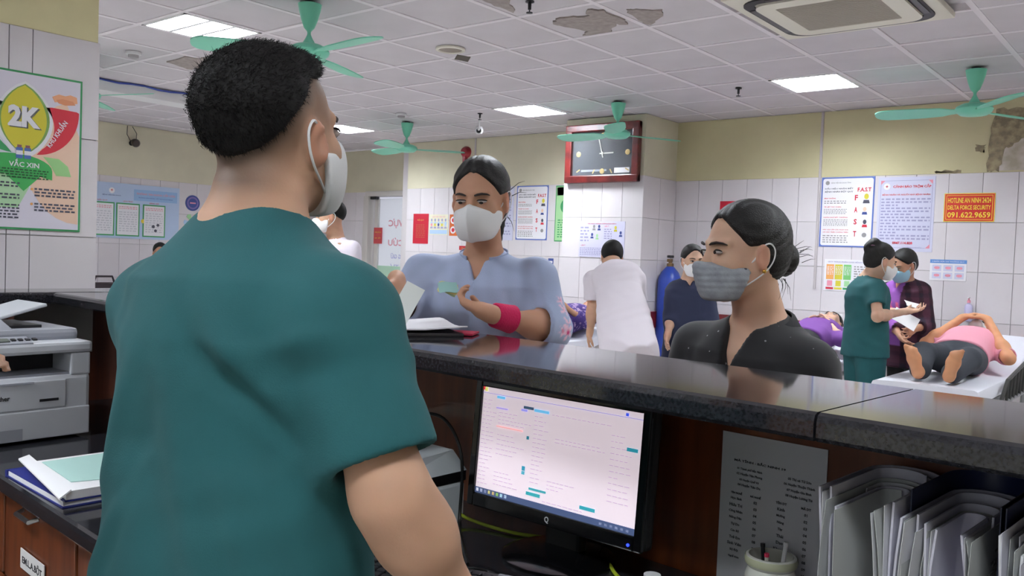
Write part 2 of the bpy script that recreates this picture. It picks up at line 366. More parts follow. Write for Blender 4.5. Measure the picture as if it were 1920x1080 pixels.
# ------------------------------------------------------------------ luminous panels
M_LAMP = mat('lamp_diffuser', (243, 250, 255), .5, emit=LIGHT_E)
M_LOUV = mat('lamp_louvre', (236, 234, 240), .3, metal=.3)
LAMPN = {(-5.2, 6.5): 'square ceiling light panel above the clock pier, glaring white', (-2.4, 6.5): 'louvred ceiling light panel over the nurse and the patient bed',
         (-7.9, 6.5): 'ceiling light panel beside the head of the man in green', (-5.2, 3.1): 'large glaring ceiling light panel above the head of the man in green'}
def lamp(cx, cy):
    lab = next((v for k, v in LAMPN.items() if abs(k[0] - cx) < .4 and abs(k[1] - cy) < .4), 'unseen square ceiling light panel added for light in the %s column, %s row' % ('left' if cx < -7 else 'second' if cx < -4 else 'third' if cx < -1 else 'right', 'far' if cy > 5 else 'middle' if cy > 1 else 'near'))  # fallback label: unseen panels added for the light they give
    t = thing('ceiling_light', lab, 'ceiling light', (cx, cy, ZC), group='square ceiling light panels')
    w, d = GX - .03, GY - .03
    f = MB()
    for s in (-1, 1): f.box((s * (w / 2 - .01), 0, .012), (.02, d, .03)); f.box((0, s * (d / 2 - .01), .012), (w, .02, .03))
    f.build('frame', M_WHITE, t)
    box('diffuser', (0, 0, .026), (w - .04, d - .04, .006), M_LAMP, t)
    l = MB()
    for k in range(1, 8): l.box((-(w - .04) / 2 + (w - .04) * k / 8, 0, .010), (.003, d - .04, .02))
    for k in range(1, 3): l.box((0, -(d - .04) / 2 + (d - .04) * k / 3, .010), (w - .04, .022, .024))
    l.build('louvre', M_LOUV, t)
    return t
for c in light_cells: lamp(*c)

# ------------------------------------------------------------------ ceiling fans
def fan(loc, rotz, label):
    t = thing('ceiling_fan', label, 'ceiling fan', loc, (0, 0, rotz), 'mint green ceiling fans')
    MB().lathe([(.03, 0), (.034, -.012), (.034, -.016)], n=20).build('mount', M_DARKMET, t, smooth=True)
    MB().lathe([(.030, -.012), (.066, -.014), (.060, -.05), (.047, -.10), (.030, -.145), (.012, -.165), (.010, -.175)], n=24).build('canopy', M_MINT, t, smooth=True)
    MB().lathe([(.009, -.17), (.011, -.185), (.020, -.205), (.036, -.232), (.040, -.240)], n=20).build('stem', M_MINT, t, smooth=True)
    MB().lathe([(.04, -.238), (.075, -.243), (.110, -.262), (.118, -.278), (.112, -.296), (.085, -.318), (.03, -.326)], n=32).build('motor', M_MINT, t, smooth=True)
    for k in range(3):
        a = 2 * PI * k / 3; prof = [(.09, .035), (.14, .042), (.2, .07), (.32, .085), (.46, .088), (.56, .085), (.60, .07), (.625, .04), (.63, .012)]
        g = [[(r, hw * s, s * .018 * (hw / .085) - .0) for s in (-1, -.5, 0, .5, 1)] for r, hw in prof]
        b = MB().sheet(g, .006).build('blade', M_MINT, t, smooth=True); b.location = (0, 0, -.285); b.rotation_euler = (0, 0, a)
    return t
fan((-4.05, 3.07, ZC), math.radians(-5), 'nearest mint green ceiling fan, right of the man in green')
fan((-4.157, 6.49, ZC), math.radians(60), 'mint green ceiling fan hanging in front of the big clock')
fan((-6.80, 6.47, ZC), math.radians(50), 'mint green ceiling fan above the glazed doorway')
fan((-1.334, 6.52, ZC), math.radians(65), 'mint green ceiling fan beside the mouldy patch on the right')
fan((-6.80, 3.07, ZC), math.radians(20), 'mint green ceiling fan mostly behind the tiled column at the left')

# ------------------------------------------------------------------ ceiling cassette air conditioner
ac = thing('air_conditioner', 'ivory ceiling cassette air conditioner with square grille', 'air conditioner', (-1.62, 4.64, ZC))
S = .92
MB().box((0, 0, -.008), (S, S, .036), bev=.008).build('fascia', M_OFFW, ac)
def rring(mb, a, b, r, z0, z1, n=6):
    def rr(h, r): 
        out = []
        for cx, cy, s in ((1, 1, 0), (-1, 1, 1), (-1, -1, 2), (1, -1, 3)):
            for k in range(n + 1): t = PI / 2 * (s + k / n); out.append((cx * (h - r) + r * math.cos(t), cy * (h - r) + r * math.sin(t)))
        return out
    A = rr(a, r); B = rr(b, max(r - (a - b), .01)); N = len(A)
    vs = [(x, y, z0) for x, y in A] + [(x, y, z0) for x, y in B] + [(x, y, z1) for x, y in A] + [(x, y, z1) for x, y in B]
    fs = []
    for i in range(N):
        j = (i + 1) % N
        fs += [(i, j, N + j, N + i), (2*N + i, 3*N + i, 3*N + j, 2*N + j), (i, 2*N + i, 2*N + j, j), (N + i, N + j, 3*N + j, 3*N + i)]
    mb.add(vs, fs)
m_ = MB(); rring(m_, .40, .345, .12, -.034, -.02); m_.build('air_slot', mat('ac_dark_slot', (40, 38, 42), .5), ac)
m_ = MB(); rring(m_, .345, .25, .09, -.046, -.02); m_.build('grille_frame', M_OFFW, ac)
box('grille_back', (0, 0, -.03), (.50, .50, .006), mat('ac_grille_back', (120, 112, 104), .7), ac)
for k in range(30): box('grille_slat', (0, -.242 + k * .0167, -.040), (.50, .007, .010), mat('ac_grille', (190, 182, 170), .5), ac)
for k in range(4):
    a = k * PI / 2; o = box('vane', (0, 0, 0), (.50, .03, .004), mat('ac_vane', (70, 66, 70), .4), ac); o.location = (.372 * math.cos(a), .372 * math.sin(a), -.036); o.rotation_euler = (0, 0, a + PI / 2)

# small ceiling fittings
def sprinkler(x, y, lab):
    t = thing('sprinkler', lab, 'sprinkler', (x, y, ZC), group='ceiling sprinkler heads')
    MB().lathe([(.025, 0), (.025, -.006), (.010, -.01), (.009, -.045)], n=12).build('body', M_DARKMET, t, smooth=True)
    MB().lathe([(.003, -.045), (.003, -.06), (.018, -.06), (.018, -.064), (.0, -.066)], n=12).build('deflector', M_DARKMET, t, smooth=True)
sprinkler(-3.0, 6.42, 'small dark sprinkler head left of the louvred light panel'); sprinkler(-2.98, 3.72, 'small dark sprinkler head near the top edge above the stains')
sprinkler(-5.70, 6.40, 'small dark sprinkler head left of the glaring light above the clock pier')
sp = thing('ceiling_speaker', 'round cream ceiling speaker with a loose rim', 'speaker', (-4.11, 4.29, ZC))
MB().lathe([(.10, 0), (.10, -.012), (.085, -.016), (.078, -.008)], n=28).build('rim', M_OFFW, sp, smooth=True)
MB().lathe([(.078, 0), (.078, -.009), (.0, -.012)], n=28).build('grille', mat('speaker_grille', (150, 140, 130), .8), sp, smooth=True)
box('hanging_flap', (.03, .09, -.05), (.10, .05, .004), mat('torn_flap', (150, 146, 140), .8), sp, R=Euler((.9, .2, .4)).to_matrix())
sd = thing('smoke_detector', 'white round smoke detector on the ceiling at the left', 'smoke detector', (-6.25, 3.17, ZC))
MB().lathe([(.055, 0), (.055, -.016), (.045, -.022)], n=20).build('base', M_WHITE, sd, smooth=True); MB().lathe([(.038, -.02), (.036, -.04), (.02, -.046), (0, -.047)], n=20).build('dome', mat('smoke_dome', (170, 165, 168), .5), sd, smooth=True)
sd2 = thing('smoke_detector', 'white round smoke detector above the doorway fan', 'smoke detector', (-6.45, 6.05, ZC))
MB().lathe([(.055, 0), (.055, -.016), (.045, -.022)], n=20).build('base', M_WHITE, sd2, smooth=True); MB().lathe([(.038, -.02), (.036, -.04), (0, -.047)], n=20).build('dome', MATS['smoke_dome'], sd2, smooth=True)
cc = thing('dome_camera', 'white ball security camera hanging below the ceiling', 'security camera', (-5.75, 6.45, ZC))
MB().lathe([(.008, 0), (.008, -.12)], n=10).build('rod', M_WHITE, cc); MB().lathe([(.0, -.115), (.03, -.12), (.042, -.15), (.042, -.17), (.03, -.19), (0, -.195)], n=18).build('ball', M_WHITE, cc, smooth=True)
MB().lathe([(0, 0), (.024, .004), (.026, -.01), (0, -.012)], c=(.024, -.032, -.163), n=14, R=Euler((PI / 2 - .3, 0, .65)).to_matrix()).build('lens', M_BLACKG, cc, smooth=True)
c2 = thing('wall_camera', 'small dark bullet camera with a looped wire on the left wall', 'security camera', (XL, 5.17, 2.55))
MB().lathe([(.03, 0), (.03, .02), (.012, .025), (.012, .06)], n=14, R=Euler((0, PI / 2, 0)).to_matrix()).build('bracket', M_DARKMET, c2, smooth=True)
MB().lathe([(0, -.05), (.045, -.045), (.05, .03), (.035, .055), (0, .06)], c=(.10, 0, 0), n=16, R=Euler((0, PI / 2 + .2, -.3)).to_matrix()).build('body', mat('camera_body', (62, 50, 48), .4), c2, smooth=True)
MB().tube([(.02, -.06, .20), (.03, -.07, .10), (.03, -.03, .03), (.04, .04, .03), (.03, .05, .12), (.02, .0, .2)], .004).build('wire', M_DARKMET, c2, smooth=True)
fb = thing('alarm_bell', 'dark red fire alarm sounder high on the far wall', 'alarm', (-7.09, YB, 2.60))
MB().lathe([(.07, 0), (.07, .03), (.05, .06), (0, .07)], n=20, R=Euler((PI / 2, 0, 0)).to_matrix()).build('bell', mat('alarm_red', (140, 26, 40), .35), fb, smooth=True)
MB().box((0, -.03, -.10), (.05, .05, .10), bev=.012).build('call_box', MATS['alarm_red'], fb)

# ------------------------------------------------------------------ reception counter (frame: u along the counter, v away from the staff side)
CA = math.radians(-4.3); CO = (-.418, 1.185)
def cw(u, v, z=0): return (CO[0] + u * math.cos(CA) - v * math.sin(CA), CO[1] + u * math.sin(CA) + v * math.cos(CA), z)
CROT = (0, 0, CA)
CT = 1.17; DT = .75
def slab(name, u0, u1, v0, v1, zt, th, label, r=.012):
    m = MB(); prof = [(v0 + .004, zt - th), (v0, zt - th + .006), (v0, zt - r), (v0 + r * .3, zt - r * .3), (v0 + r, zt), (v1 - r, zt), (v1, zt - r), (v1, zt - th)]
    n = len(prof); vs = [(u, v, z) for u in (u0, u1) for v, z in prof]
    m.add(vs, [tuple(range(n)), tuple(reversed(range(n, 2 * n)))] + [(i, (i + 1) % n, n + (i + 1) % n, n + i) for i in range(n)])
    return tag(m.build(name, M_GRAN, loc=cw(0, 0), rot=CROT), label, 'countertop')
slab('granite_countertop', -2.92, -.002, 0, .40, CT, .04, 'long polished black granite slab on the front reception counter')
slab('granite_countertop', .002, 1.7, 0, .40, CT, .04, 'short black granite slab at the right end of the reception counter')
sl = MB().box((-3.50, .43, CT - .022), (.27, 2.88, .044), bev=.01).build('granite_countertop', M_GRAN); tag(sl, 'black granite ledge below the leaf poster at the left', 'countertop')
wk = slab('granite_worktop', -2.95, 1.7, -.445, .36, DT, .04, 'low black granite desk top inside the reception counter'); wk['category'] = 'desk top'

fp = thing('counter_front', 'red brown wooden front of the reception counter under the granite', 'counter', cw(0, .37), CROT)
box('panel', (-3.03, 0, .565), (.15, .02, 1.128), M_WOOD, fp)
for k in range(6):
    u0 = -2.95 + k * .775; m_ = MB().box((u0 + .387, 0, .565), (.769, .02, 1.128), bev=.003).build('panel', M_WOOD, fp)
for k in range(5): box('joint_strip', (-2.95 + .775 * (k + 1), -.012, .94), (.022, .006, .37), M_WOODD, fp)
fs = thing('side_counter_front', 'dark wooden panel under the left granite ledge behind the printer', 'counter', (-3.56, .35, 0))
box('panel', (0, .09, .56), (.03, 2.9, 1.12), M_WOODD, fs)
for y in (-1.0, -.2, .935): box('divider', (.09, y, .94), (.16, .02, .37), M_WOODD, fs)
# notice stuck on the side panel above the printer
nt = tag(MB().box((0, 0, 0), (.24, .18, .003)).build('wall_notice', mat('dim_grey_paper', (168, 168, 166), .9), loc=(-3.542, 1.20, 1.03), rot=WALL_E), 'grey notice with faded red print on the panel behind the printer', 'notice')
text(nt, 'LƯU Ý', .0, .03, mat('faded_red_print', (150, 70, 74), .8), .18, .025); text(nt, 'Canon-in-2 mặt', -.03, -.01, MATS['faded_red_print'], .16, .02); text(nt, 'MÁY IN', .06, -.05, mat('faded_blue_print', (80, 104, 130), .8), .06, .02)
nt2 = tag(MB().box((0, 0, 0), (.30, .21, .003)).build('wall_notice', MATS['dim_grey_paper'], loc=(-3.542, 1.50, 1.02), rot=WALL_E), 'blank grey sheet on the panel right of the printer', 'notice')

# cabinets under the desk
M_LABEL = mat('label_white', (214, 212, 212), .6)
def cabinet(u0, u1, v, lab, doors, drawerlab=None):
    t = thing('desk_cabinet', lab, 'cabinet', cw((u0 + u1) / 2, v), CROT, 'wooden cabinets under the desk'); w = u1 - u0
    box('body', (0, .26, .37), (w - .004, .50, .675), M_WOODD, t)
    for k in range(doors):
        x = -w / 2 + w * (k + .5) / doors; dw = w / doors - .012
        d = MB().box((x, -.002, .585), (dw, .02, .225), bev=.004).build('drawer', M_WOOD, t)
        MB().tube([(x - .10, -.012, .680), (x - .095, -.032, .674), (x + .0, -.032, .674), (x + .005, -.012, .680)], .006).build('handle', M_METAL, d, smooth=True)
        d2 = MB().box((x, -.002, .25), (dw, .02, .43), bev=.004).build('door', M_WOOD, t)
        MB().tube([(x + dw / 2 - .03, -.012, .42), (x + dw / 2 - .03, -.035, .41), (x + dw / 2 - .03, -.035, .33), (x + dw / 2 - .03, -.012, .32)], .006).build('handle', M_METAL, d2, smooth=True)
    return t
c1 = cabinet(-2.9, -2.025, -.40, 'wooden cabinet at the far left under the desk', 1)
c2_ = cabinet(-2.02, -1.52, -.40, 'wooden cabinet with a white label and steel pull left of the man in green', 1)
lb = MB().box((0, 0, 0), (.17, .05, .002)).build('label_strip', M_LABEL, c2_, loc=(-.02, -.016, .557), rot=(PI / 2, 0, 0)); 
text(lb, 'EM.L.A.BỘT', 0, 0, mat('ink', (40, 40, 46), .7), .14, .028)
c3_ = cabinet(-1.515, -1.05, -.40, 'wooden cabinet under the desk hidden behind the man in green', 1)
c4_ = cabinet(.5, 1.65, -.40, 'wooden cabinet at the right end under the desk', 2)

# ------------------------------------------------------------------ laser printer
M_PG = mat('printer_grey', (188, 190, 196), .5); M_PD = mat('printer_dark_grey', (146, 148, 156), .5); M_PK = mat('printer_black', (28, 28, 32), .4)
pr = thing('laser_printer', 'light grey multifunction laser printer on the black granite desk', 'printer', (-2.945, 1.065, DT), (0, 0, PI / 2))
# local: x to viewer's right (world +Y), -y front (world +X)
W_, D_ = .42, .40
MB().box((0, 0, .105), (W_, D_, .19), bev=.012).build('lower_body', M_PG, pr)
MB().box((-.195, 0, .232), (.03, D_, .07), bev=.006).build('side_pillar', M_PG, pr); MB().box((.18, 0, .232), (.06, D_, .07), bev=.006).build('side_pillar', M_PG, pr)
box('output_recess', (-.015, .06, .232), (.34, .26, .07), M_PK, pr); box('output_tray', (-.015, -.06, .203), (.335, .25, .008), M_PD, pr)
MB().box((0, 0, .285), (W_ + .01, D_ + .005, .035), bev=.01).build('scanner_deck', M_PG, pr)
MB().box((-.08, -.17, .307), (.24, .06, .012), R=Euler((.25, 0, 0)).to_matrix(), bev=.004).build('control_panel', M_PD, pr)
box('display', (-.06, -.178, .312), (.075, .026, .006), mat('lcd_grey', (92, 98, 92), .3), pr, R=Euler((.25, 0, 0)).to_matrix())
for k in range(4): box('button', (-.01 + k * .02, -.178, .313), (.012, .014, .005), M_PK, pr, R=Euler((.25, 0, 0)).to_matrix())
MB().box((0, .03, .318), (W_ - .01, D_ - .09, .04), bev=.014).build('scanner_lid', M_PD, pr)
m_ = MB(); m_.add([(-.19, -.12, .33), (.02, -.12, .33), (.02, .17, .33), (-.19, .17, .33), (-.19, -.09, .375), (-.02, -.09, .375), (-.02, .16, .375), (-.19, .16, .375)], [(3, 2, 1, 0), (4, 5, 6, 7), (0, 1, 5, 4), (1, 2, 6, 5), (2, 3, 7, 6), (3, 0, 4, 7)]); m_.build('feeder_housing', M_PD, pr)
MB().box((.03, .03, .382), (.20, .22, .010), R=Euler((0, -.28, 0)).to_matrix(), bev=.004).build('feeder_tray', M_PG, pr)
box('feeder_slot', (.045, .03, .341), (.13, .22, .012), M_PK, pr)
MB().box((-.03, -.2, .145), (.33, .006, .085), bev=.003).build('front_flap', M_PG, pr)
box('flap_pull', (-.03, -.2045, .184), (.14, .005, .006), M_PD, pr)
dr_ = MB().box((0, -.2, .055), (W_ - .004, .008, .088), bev=.004).build('paper_drawer', M_PG, pr)
box('pull_recess', (-.05, -.2035, .03), (.12, .004, .036), M_PD, dr_)
box('model_strip', (.085, -.2035, .128), (.055, .002, .008), M_PK, pr)
me = text_mesh('brother', .058, .014, .02); me.materials.append(M_PK); link('lettering', me, pr, False, (-.055, -.2036, .143), (PI / 2, 0, 0))

# ------------------------------------------------------------------ blue binder with papers, at the left end of the desk
bd = thing('ring_binder', 'dark blue binder lying on the desk left of the man in green', 'binder', (-2.22, 1.02, DT))
M_NAVYC = mat('navy_card', (34, 44, 128), .5)
def slip(name, pts, z0, z1, m, parent, o=(-2.22, 1.02)): return MB().prism([(x - o[0], y - o[1]) for x, y in pts], z0, z1).build(name, m, parent)
BL = [(-2.40, .905), (-2.03, .885), (-2.02, 1.06), (-2.40, 1.19)]
slip('cover', BL, 0, .003, M_NAVYC, bd); slip('cover', [(x + .004, y + .004) for x, y in BL], .014, .017, M_NAVYC, bd); slip('inner_sheets', [(x * .98 - .044, y * .97 + .03) for x, y in BL], .003, .014, M_PAPER, bd)
slip('spine', [(-2.405, .903), (-2.398, .903), (-2.398, 1.192), (-2.405, 1.192)], 0, .017, M_NAVYC, bd)
M_MINTP = mat('pale_green_form', (176, 212, 206), .8)
def flat(name, lab, pts, z, th, m, cat='paper'):
    cx = sum(p[0] for p in pts) / len(pts); cy = sum(p[1] for p in pts) / len(pts)
    return tag(MB().prism([(x - cx, y - cy) for x, y in pts], 0, th).build(name, m, loc=(cx, cy, z)), lab, cat)
flat('paper_stack', 'thick pad of white forms lying on the blue binder', [(-2.365, .95), (-2.03, .893), (-2.02, 1.03), (-2.35, 1.15)], DT + .0175, .020, M_PAPER, 'paper stack')
flat('form_sheet', 'pale green printed form on top of the white pad', [(-2.336, .965), (-2.10, .935), (-2.06, 1.05), (-2.33, 1.14)], DT + .038, .0016, M_MINTP)
flat('form_sheet', 'pale blue sheet peeking out at the left corner under the folded sheet', [(-2.385, .955), (-2.345, .948), (-2.345, 1.0), (-2.375, 1.01)], DT + .0178, .0012, mat('pale_blue_form', (150, 196, 214), .8))
flat('folded_sheet', 'white sheet lying askew along the desk side of the pad', [(-2.393, .930), (-2.420, .967), (-2.02, .900), (-1.965, .850)], DT + .040, .004, M_PAPER)

# ------------------------------------------------------------------ monitor
mo = thing('computer_monitor', 'black widescreen monitor showing a pale records window', 'monitor', (-1.027, 1.415, DT), (0, 0, -.02))
tl = .0735
hd = Matrix.Rotation(-tl, 3, 'X')
def MP(x, y, z): v = hd @ Vector((x, y, z)); return (v.x, v.y + .0, v.z + .2174)
def mbox(name, c, d, m, parent, bev=0): return MB().box(MP(*c), d, hd, bev).build(name, m, parent)
SWd, SHt = .41, .231
mbox('housing', (0, .024, -.004), (SWd + .036, .035, SHt + .05), M_BLACK, mo, .008)
for s in (-1, 1): mbox('bezel', (s * (SWd / 2 + .009), .002, -.004), (.018, .012, SHt + .05), M_BLACKG, mo, .003)
mbox('bezel', (0, .002, SHt / 2 + .0105), (SWd, .012, .021), M_BLACKG, mo, .003); mbox('bezel', (0, .002, -SHt / 2 - .0145), (SWd, .012, .029), M_BLACKG, mo, .003)
M_SCR = mat('screen_glow', (238, 222, 232), .3, emit=.62); M_BLACKG
sc = mbox('screen', (0, .004, 0), (SWd, .004, SHt), M_SCR, mo)
scr = {}
def em(n, c, e=.8): return mat('screen_' + n, c, .4, emit=e)
def sr(name, x0, x1, y0, y1, m, z=.0015):   # rectangle in screen fractions (0..1 from top-left)
    return mbox(name, ((x0 + x1) / 2 * SWd - SWd / 2, .002 - z + .0005, SHt / 2 - (y0 + y1) / 2 * SHt), ((x1 - x0) * SWd, .0008, (y1 - y0) * SHt), m, sc)
sr('taskbar', 0, 1, .945, 1, em('slate', (74, 90, 128), .5)); sr('title_line', .0, 1, .052, .058, em('violet', (150, 150, 200)))
for x0, x1, y0, y1, c in [(.10, .155, .065, .09, (110, 190, 236)), (.285, .35, .115, .14, (60, 84, 110)), (.27, .31, .145, .165, (150, 150, 236)), (.355, .45, .125, .15, (110, 190, 236)), (.92, .98, .30, .33, (40, 140, 160)), (.32, .335, .38, .41, (40, 120, 140)),
                          (.305, .325, .655, .695, (50, 140, 165)), (.305, .325, .70, .73, (80, 160, 180)), (.36, .47, .83, .85, (60, 150, 160)), (.345, .435, .87, .90, (50, 150, 160)), (.68, .77, .87, .90, (50, 150, 165)), (.9, .915, .02, .045, (60, 90, 230)), (0, .012, 0, .03, (220, 60, 70)), (.012, .03, .005, .04, (220, 220, 120)), (.11, .29, .34, .352, (244, 176, 176)), (.1, .18, .17, .185, (170, 160, 226))]:
    sr('screen_button', x0, x1, y0, y1, em('c%d_%d_%d' % c, c))
mm = MB(); rq = random.Random(11)
def srl(x0, x1, y0, y1, n):
    for k in range(n):
        y = y0 + (y1 - y0) * (k + .5) / n; x = x0; e_ = x0 + (x1 - x0) * rq.uniform(.4, 1)
        while x < e_:
            w = rq.uniform(.012, .03); p = MP((x + w / 2) * SWd - SWd / 2, .0012, SHt / 2 - y * SHt); mm.box(p, (w * SWd, .0006, .0016), hd); x += w + .008
srl(.01, .09, .1, .92, 22); srl(.12, .33, .2, .33, 4); srl(.12, .33, .40, .62, 5); srl(.12, .3, .75, .9, 4); srl(.36, .45, .17, .80, 16); srl(.47, .9, .14, .16, 1); srl(.5, .82, .34, .40, 2); srl(.83, .95, .2, .8, 12); srl(.47, .62, .72, .82, 3); srl(.45, .95, .91, .935, 1)
mm.build('screen_text', em('grey', (176, 164, 182), .8), sc)['kind'] = 'stuff'
for k in range(8): sr('taskbar_icon', .008 + k * .028, .024 + k * .028, .955, .985, em('ic%d' % k, [(240, 240, 250), (180, 186, 206), (150, 158, 190), (236, 226, 130), (226, 196, 120), (150, 200, 90), (190, 226, 236), (206, 226, 240)][k]))
for k in range(6): sr('taskbar_icon', .80 + k * .03, .815 + k * .03, .965, .985, em('ic1', (180, 186, 206)))
me = text_mesh('Q', .011, .014, .02); me.materials.append(mat('logo_silver', (176, 176, 180), .3)); o = link('lettering', me, mo, False, MP(.0, -.0048, -SHt / 2 - .015), (PI / 2 - tl, 0, 0))
MB().lathe([(0, 0), (.003, .0), (.003, .002), (0, .002)], c=MP(.195, -.004, -SHt / 2 - .018), n=10, R=Euler((PI / 2, 0, 0)).to_matrix()).build('power_led', mat('blue_led', (40, 60, 255), .4, emit=3), mo)
MB().box((0, .055, .09), (.09, .03, .17), bev=.008).build('stand_neck', M_BLACK, mo)
MB().lathe([(.118, 0), (.118, .006), (.10, .014), (.03, .02), (0, .02)], c=(0, .03, 0), n=32).build('stand_base', M_BLACKG, mo, smooth=True)

# ------------------------------------------------------------------ label printer, scanner, keyboard, cables
LPS = .90
lp = thing('label_printer', 'white desktop label printer with a black band left of the monitor', 'printer', cw(-1.005, .105, DT), (0, 0, CA + math.radians(2)))
lp.scale = (1, 1, LPS)
M_LPW = mat('label_printer_white', (206, 212, 216), .35)
MB().box((0, 0, .055), (.17, .24, .11), bev=.012).build('base', M_LPW, lp); MB().box((0, 0, .122), (.172, .242, .028), bev=.004).build('black_band', M_BLACK, lp)
g_ = MB(); g_.add([(-.086, -.121, .135), (.086, -.121, .135), (.086, .121, .135), (-.086, .121, .135), (-.08, -.08, .180), (.08, -.08, .180), (.06, .10, .186), (-.06, .10, .186)], [(3, 2, 1, 0), (4, 5, 6, 7), (0, 1, 5, 4), (1, 2, 6, 5), (2, 3, 7, 6), (3, 0, 4, 7)]); g_.build('lid', M_LPW, lp)
bs = thing('barcode_scanner', 'black handheld scanner resting on the white label printer', 'scanner', cw(-1.03, .09, DT + .168), (0, 0, CA + .5))
MB().box((0, 0, .012), (.07, .10, .024), bev=.010).build('foot', M_BLACK, bs); MB().box((0, .02, .05), (.05, .055, .06), R=Euler((.35, 0, 0)).to_matrix(), bev=.012).build('head', M_BLACKG, bs); box('sticker', (.026, .015, .055), (.003, .03, .03), M_LABEL, bs)
kb = thing('computer_keyboard', 'black keyboard on the desk under the bare arm of the man in green', 'keyboard', cw(-.70, -.10, DT), (0, 0, CA + math.radians(22)))
MB().box((0, 0, .010), (.445, .15, .020), bev=.006).build('case', M_BLACK, kb)
M_KEY = mat('key_black', (34, 34, 38), .45)
ks = None
for r in range(5):
    for k in range(21):
        x = -.205 + k * .0205; y = -.052 + r * .0215
        if ks is None: ks = MB().box((0, 0, 0), (.0175, .0175, .010), bev=.003).build('key', M_KEY, kb); ks.location = (x, y, .024)
        else: inst(ks, 'key', kb, (x, y, .024 + (r % 2) * .0005))
box('lock_lights_strip', (.17, .062, .021), (.07, .012, .002), M_PD, kb)
def cable(lab, pts, r, m, cat='cable'):
    P_ = [Vector(p) for p in pts]; out = []
    for i in range(len(P_) - 1):
        p0, p1, p2, p3 = P_[max(i - 1, 0)], P_[i], P_[i + 1], P_[min(i + 2, len(P_) - 1)]
        for k in range(8):
            t = k / 8; out.append(.5 * ((2 * p1) + (-p0 + p2) * t + (2 * p0 - 5 * p1 + 4 * p2 - p3) * t * t + (-p0 + 3 * p1 - 3 * p2 + p3) * t ** 3))
    out.append(P_[-1]); return tag(MB().tube(out, r, 8).build('cable', m, smooth=True), lab, cat)
cable('yellow green network cable looping behind the monitor foot', [(-1.47, 1.42, DT + .02), (-1.38, 1.46, DT + .035), (-1.30, 1.475, DT + .012), (-1.18, 1.49, DT + .005), (-1.05, 1.535, DT + .005), (-.95, 1.50, DT + .005), (-.85, 1.42, DT + .005), (-.75, 1.46, DT + .005), (-.6, 1.5, DT + .005)], .0038, mat('lime_cable', (168, 186, 40), .5))
cable('black power cable rising behind the label printer', [(-1.43, 1.40, DT + .25), (-1.36, 1.44, DT + .24), (-1.31, 1.45, DT + .16), (-1.30, 1.44, DT + .02), (-1.24, 1.38, DT + .006), (-1.12, 1.27, DT + .006)], .0038, M_BLACK)
cable('black keyboard cable curling in front of the monitor foot', [(-1.14, 1.10, DT + .02), (-1.16, 1.2, DT + .006), (-1.08, 1.27, DT + .006), (-.98, 1.24, DT + .006), (-.90, 1.23, DT + .008), (-.80, 1.30, DT + .006), (-.72, 1.42, DT + .006)], .003, M_BLACK)
# glossy mouse in front of the monitor foot is hidden by the arm; small bottle with blue print
bt = thing('small_bottle', 'small white bottle with blue print at the bottom edge beside the monitor', 'bottle', cw(-.352, .15, DT))
MB().lathe([(.030, 0), (.034, .004), (.034, .035), (.030, .043), (.014, .047), (.014, .05)], n=20).build('body', M_WHITE, bt, smooth=True); MB().lathe([(.0344, .010), (.0344, .03)], n=20, cap=False).build('label_band', mat('label_blue', (56, 120, 190), .5), bt, smooth=True); MB().lathe([(.0155, .048), (.0155, .058), (0, .059)], n=16).build('cap', M_WHITE, bt, smooth=True)
# ceramic pen pot
pp = thing('ceramic_pot', 'white ceramic pot with a pale rim and blue flowers in front of the pinned list', 'pot', cw(-.195, .29, DT))
pp.scale = (1.15, 1.15, 1.25)
MB().lathe([(.030, 0), (.036, .01), (.040, .035), (.039, .055), (.035, .066), (.0385, .07), (.040, .076), (.0385, .082), (.034, .083), (.033, .06), (.034, .02), (0, .012)], n=28).build('body', mat('glazed_ceramic', (214, 214, 204), .15, coat=.3), pp, smooth=True)
m_ = MB(); rring_ = [(.0402, .078)]
MB().lathe([(.0395, .071), (.0408, .0765), (.0395, .0815)], n=28, cap=False).build('rim_glaze', mat('celadon_rim', (186, 188, 158), .15), pp, smooth=True)
for a in (-2.3, -1.6, -.9): MB().lathe([(0, .0006), (.006, .0003), (.007, -.001)], c=(.0398 * math.cos(a), .0398 * math.sin(a), .045), n=8, R=Euler((0, PI / 2, a)).to_matrix()).build('painted_flower', mat('cobalt_glaze', (70, 96, 140), .2), pp)
for i, (dx, dy, l) in enumerate([(.012, .004, .105), (-.012, .008, .09), (.0, -.012, .085)]):
    p_ = thing('pen', ['white pen standing tallest in the ceramic pot', 'dark pen leaning left in the ceramic pot', 'short pencil in the ceramic pot'][i], 'pen', cw(-.195 + dx, .29 + dy, DT + .02)); MB().tube([(0, 0, 0), (dx * .9, dy * .6, l)], .0038, 8).build('barrel', [M_WHITE, M_DARKMET, M_OFFW][i], p_, smooth=True); MB().tube([(dx * .9, dy * .6, l), (dx * .95, dy * .63, l + .006)], .0045, 8).build('cap', [M_WHITE, M_BLACK, MATS['red_film']][i], p_, smooth=True)

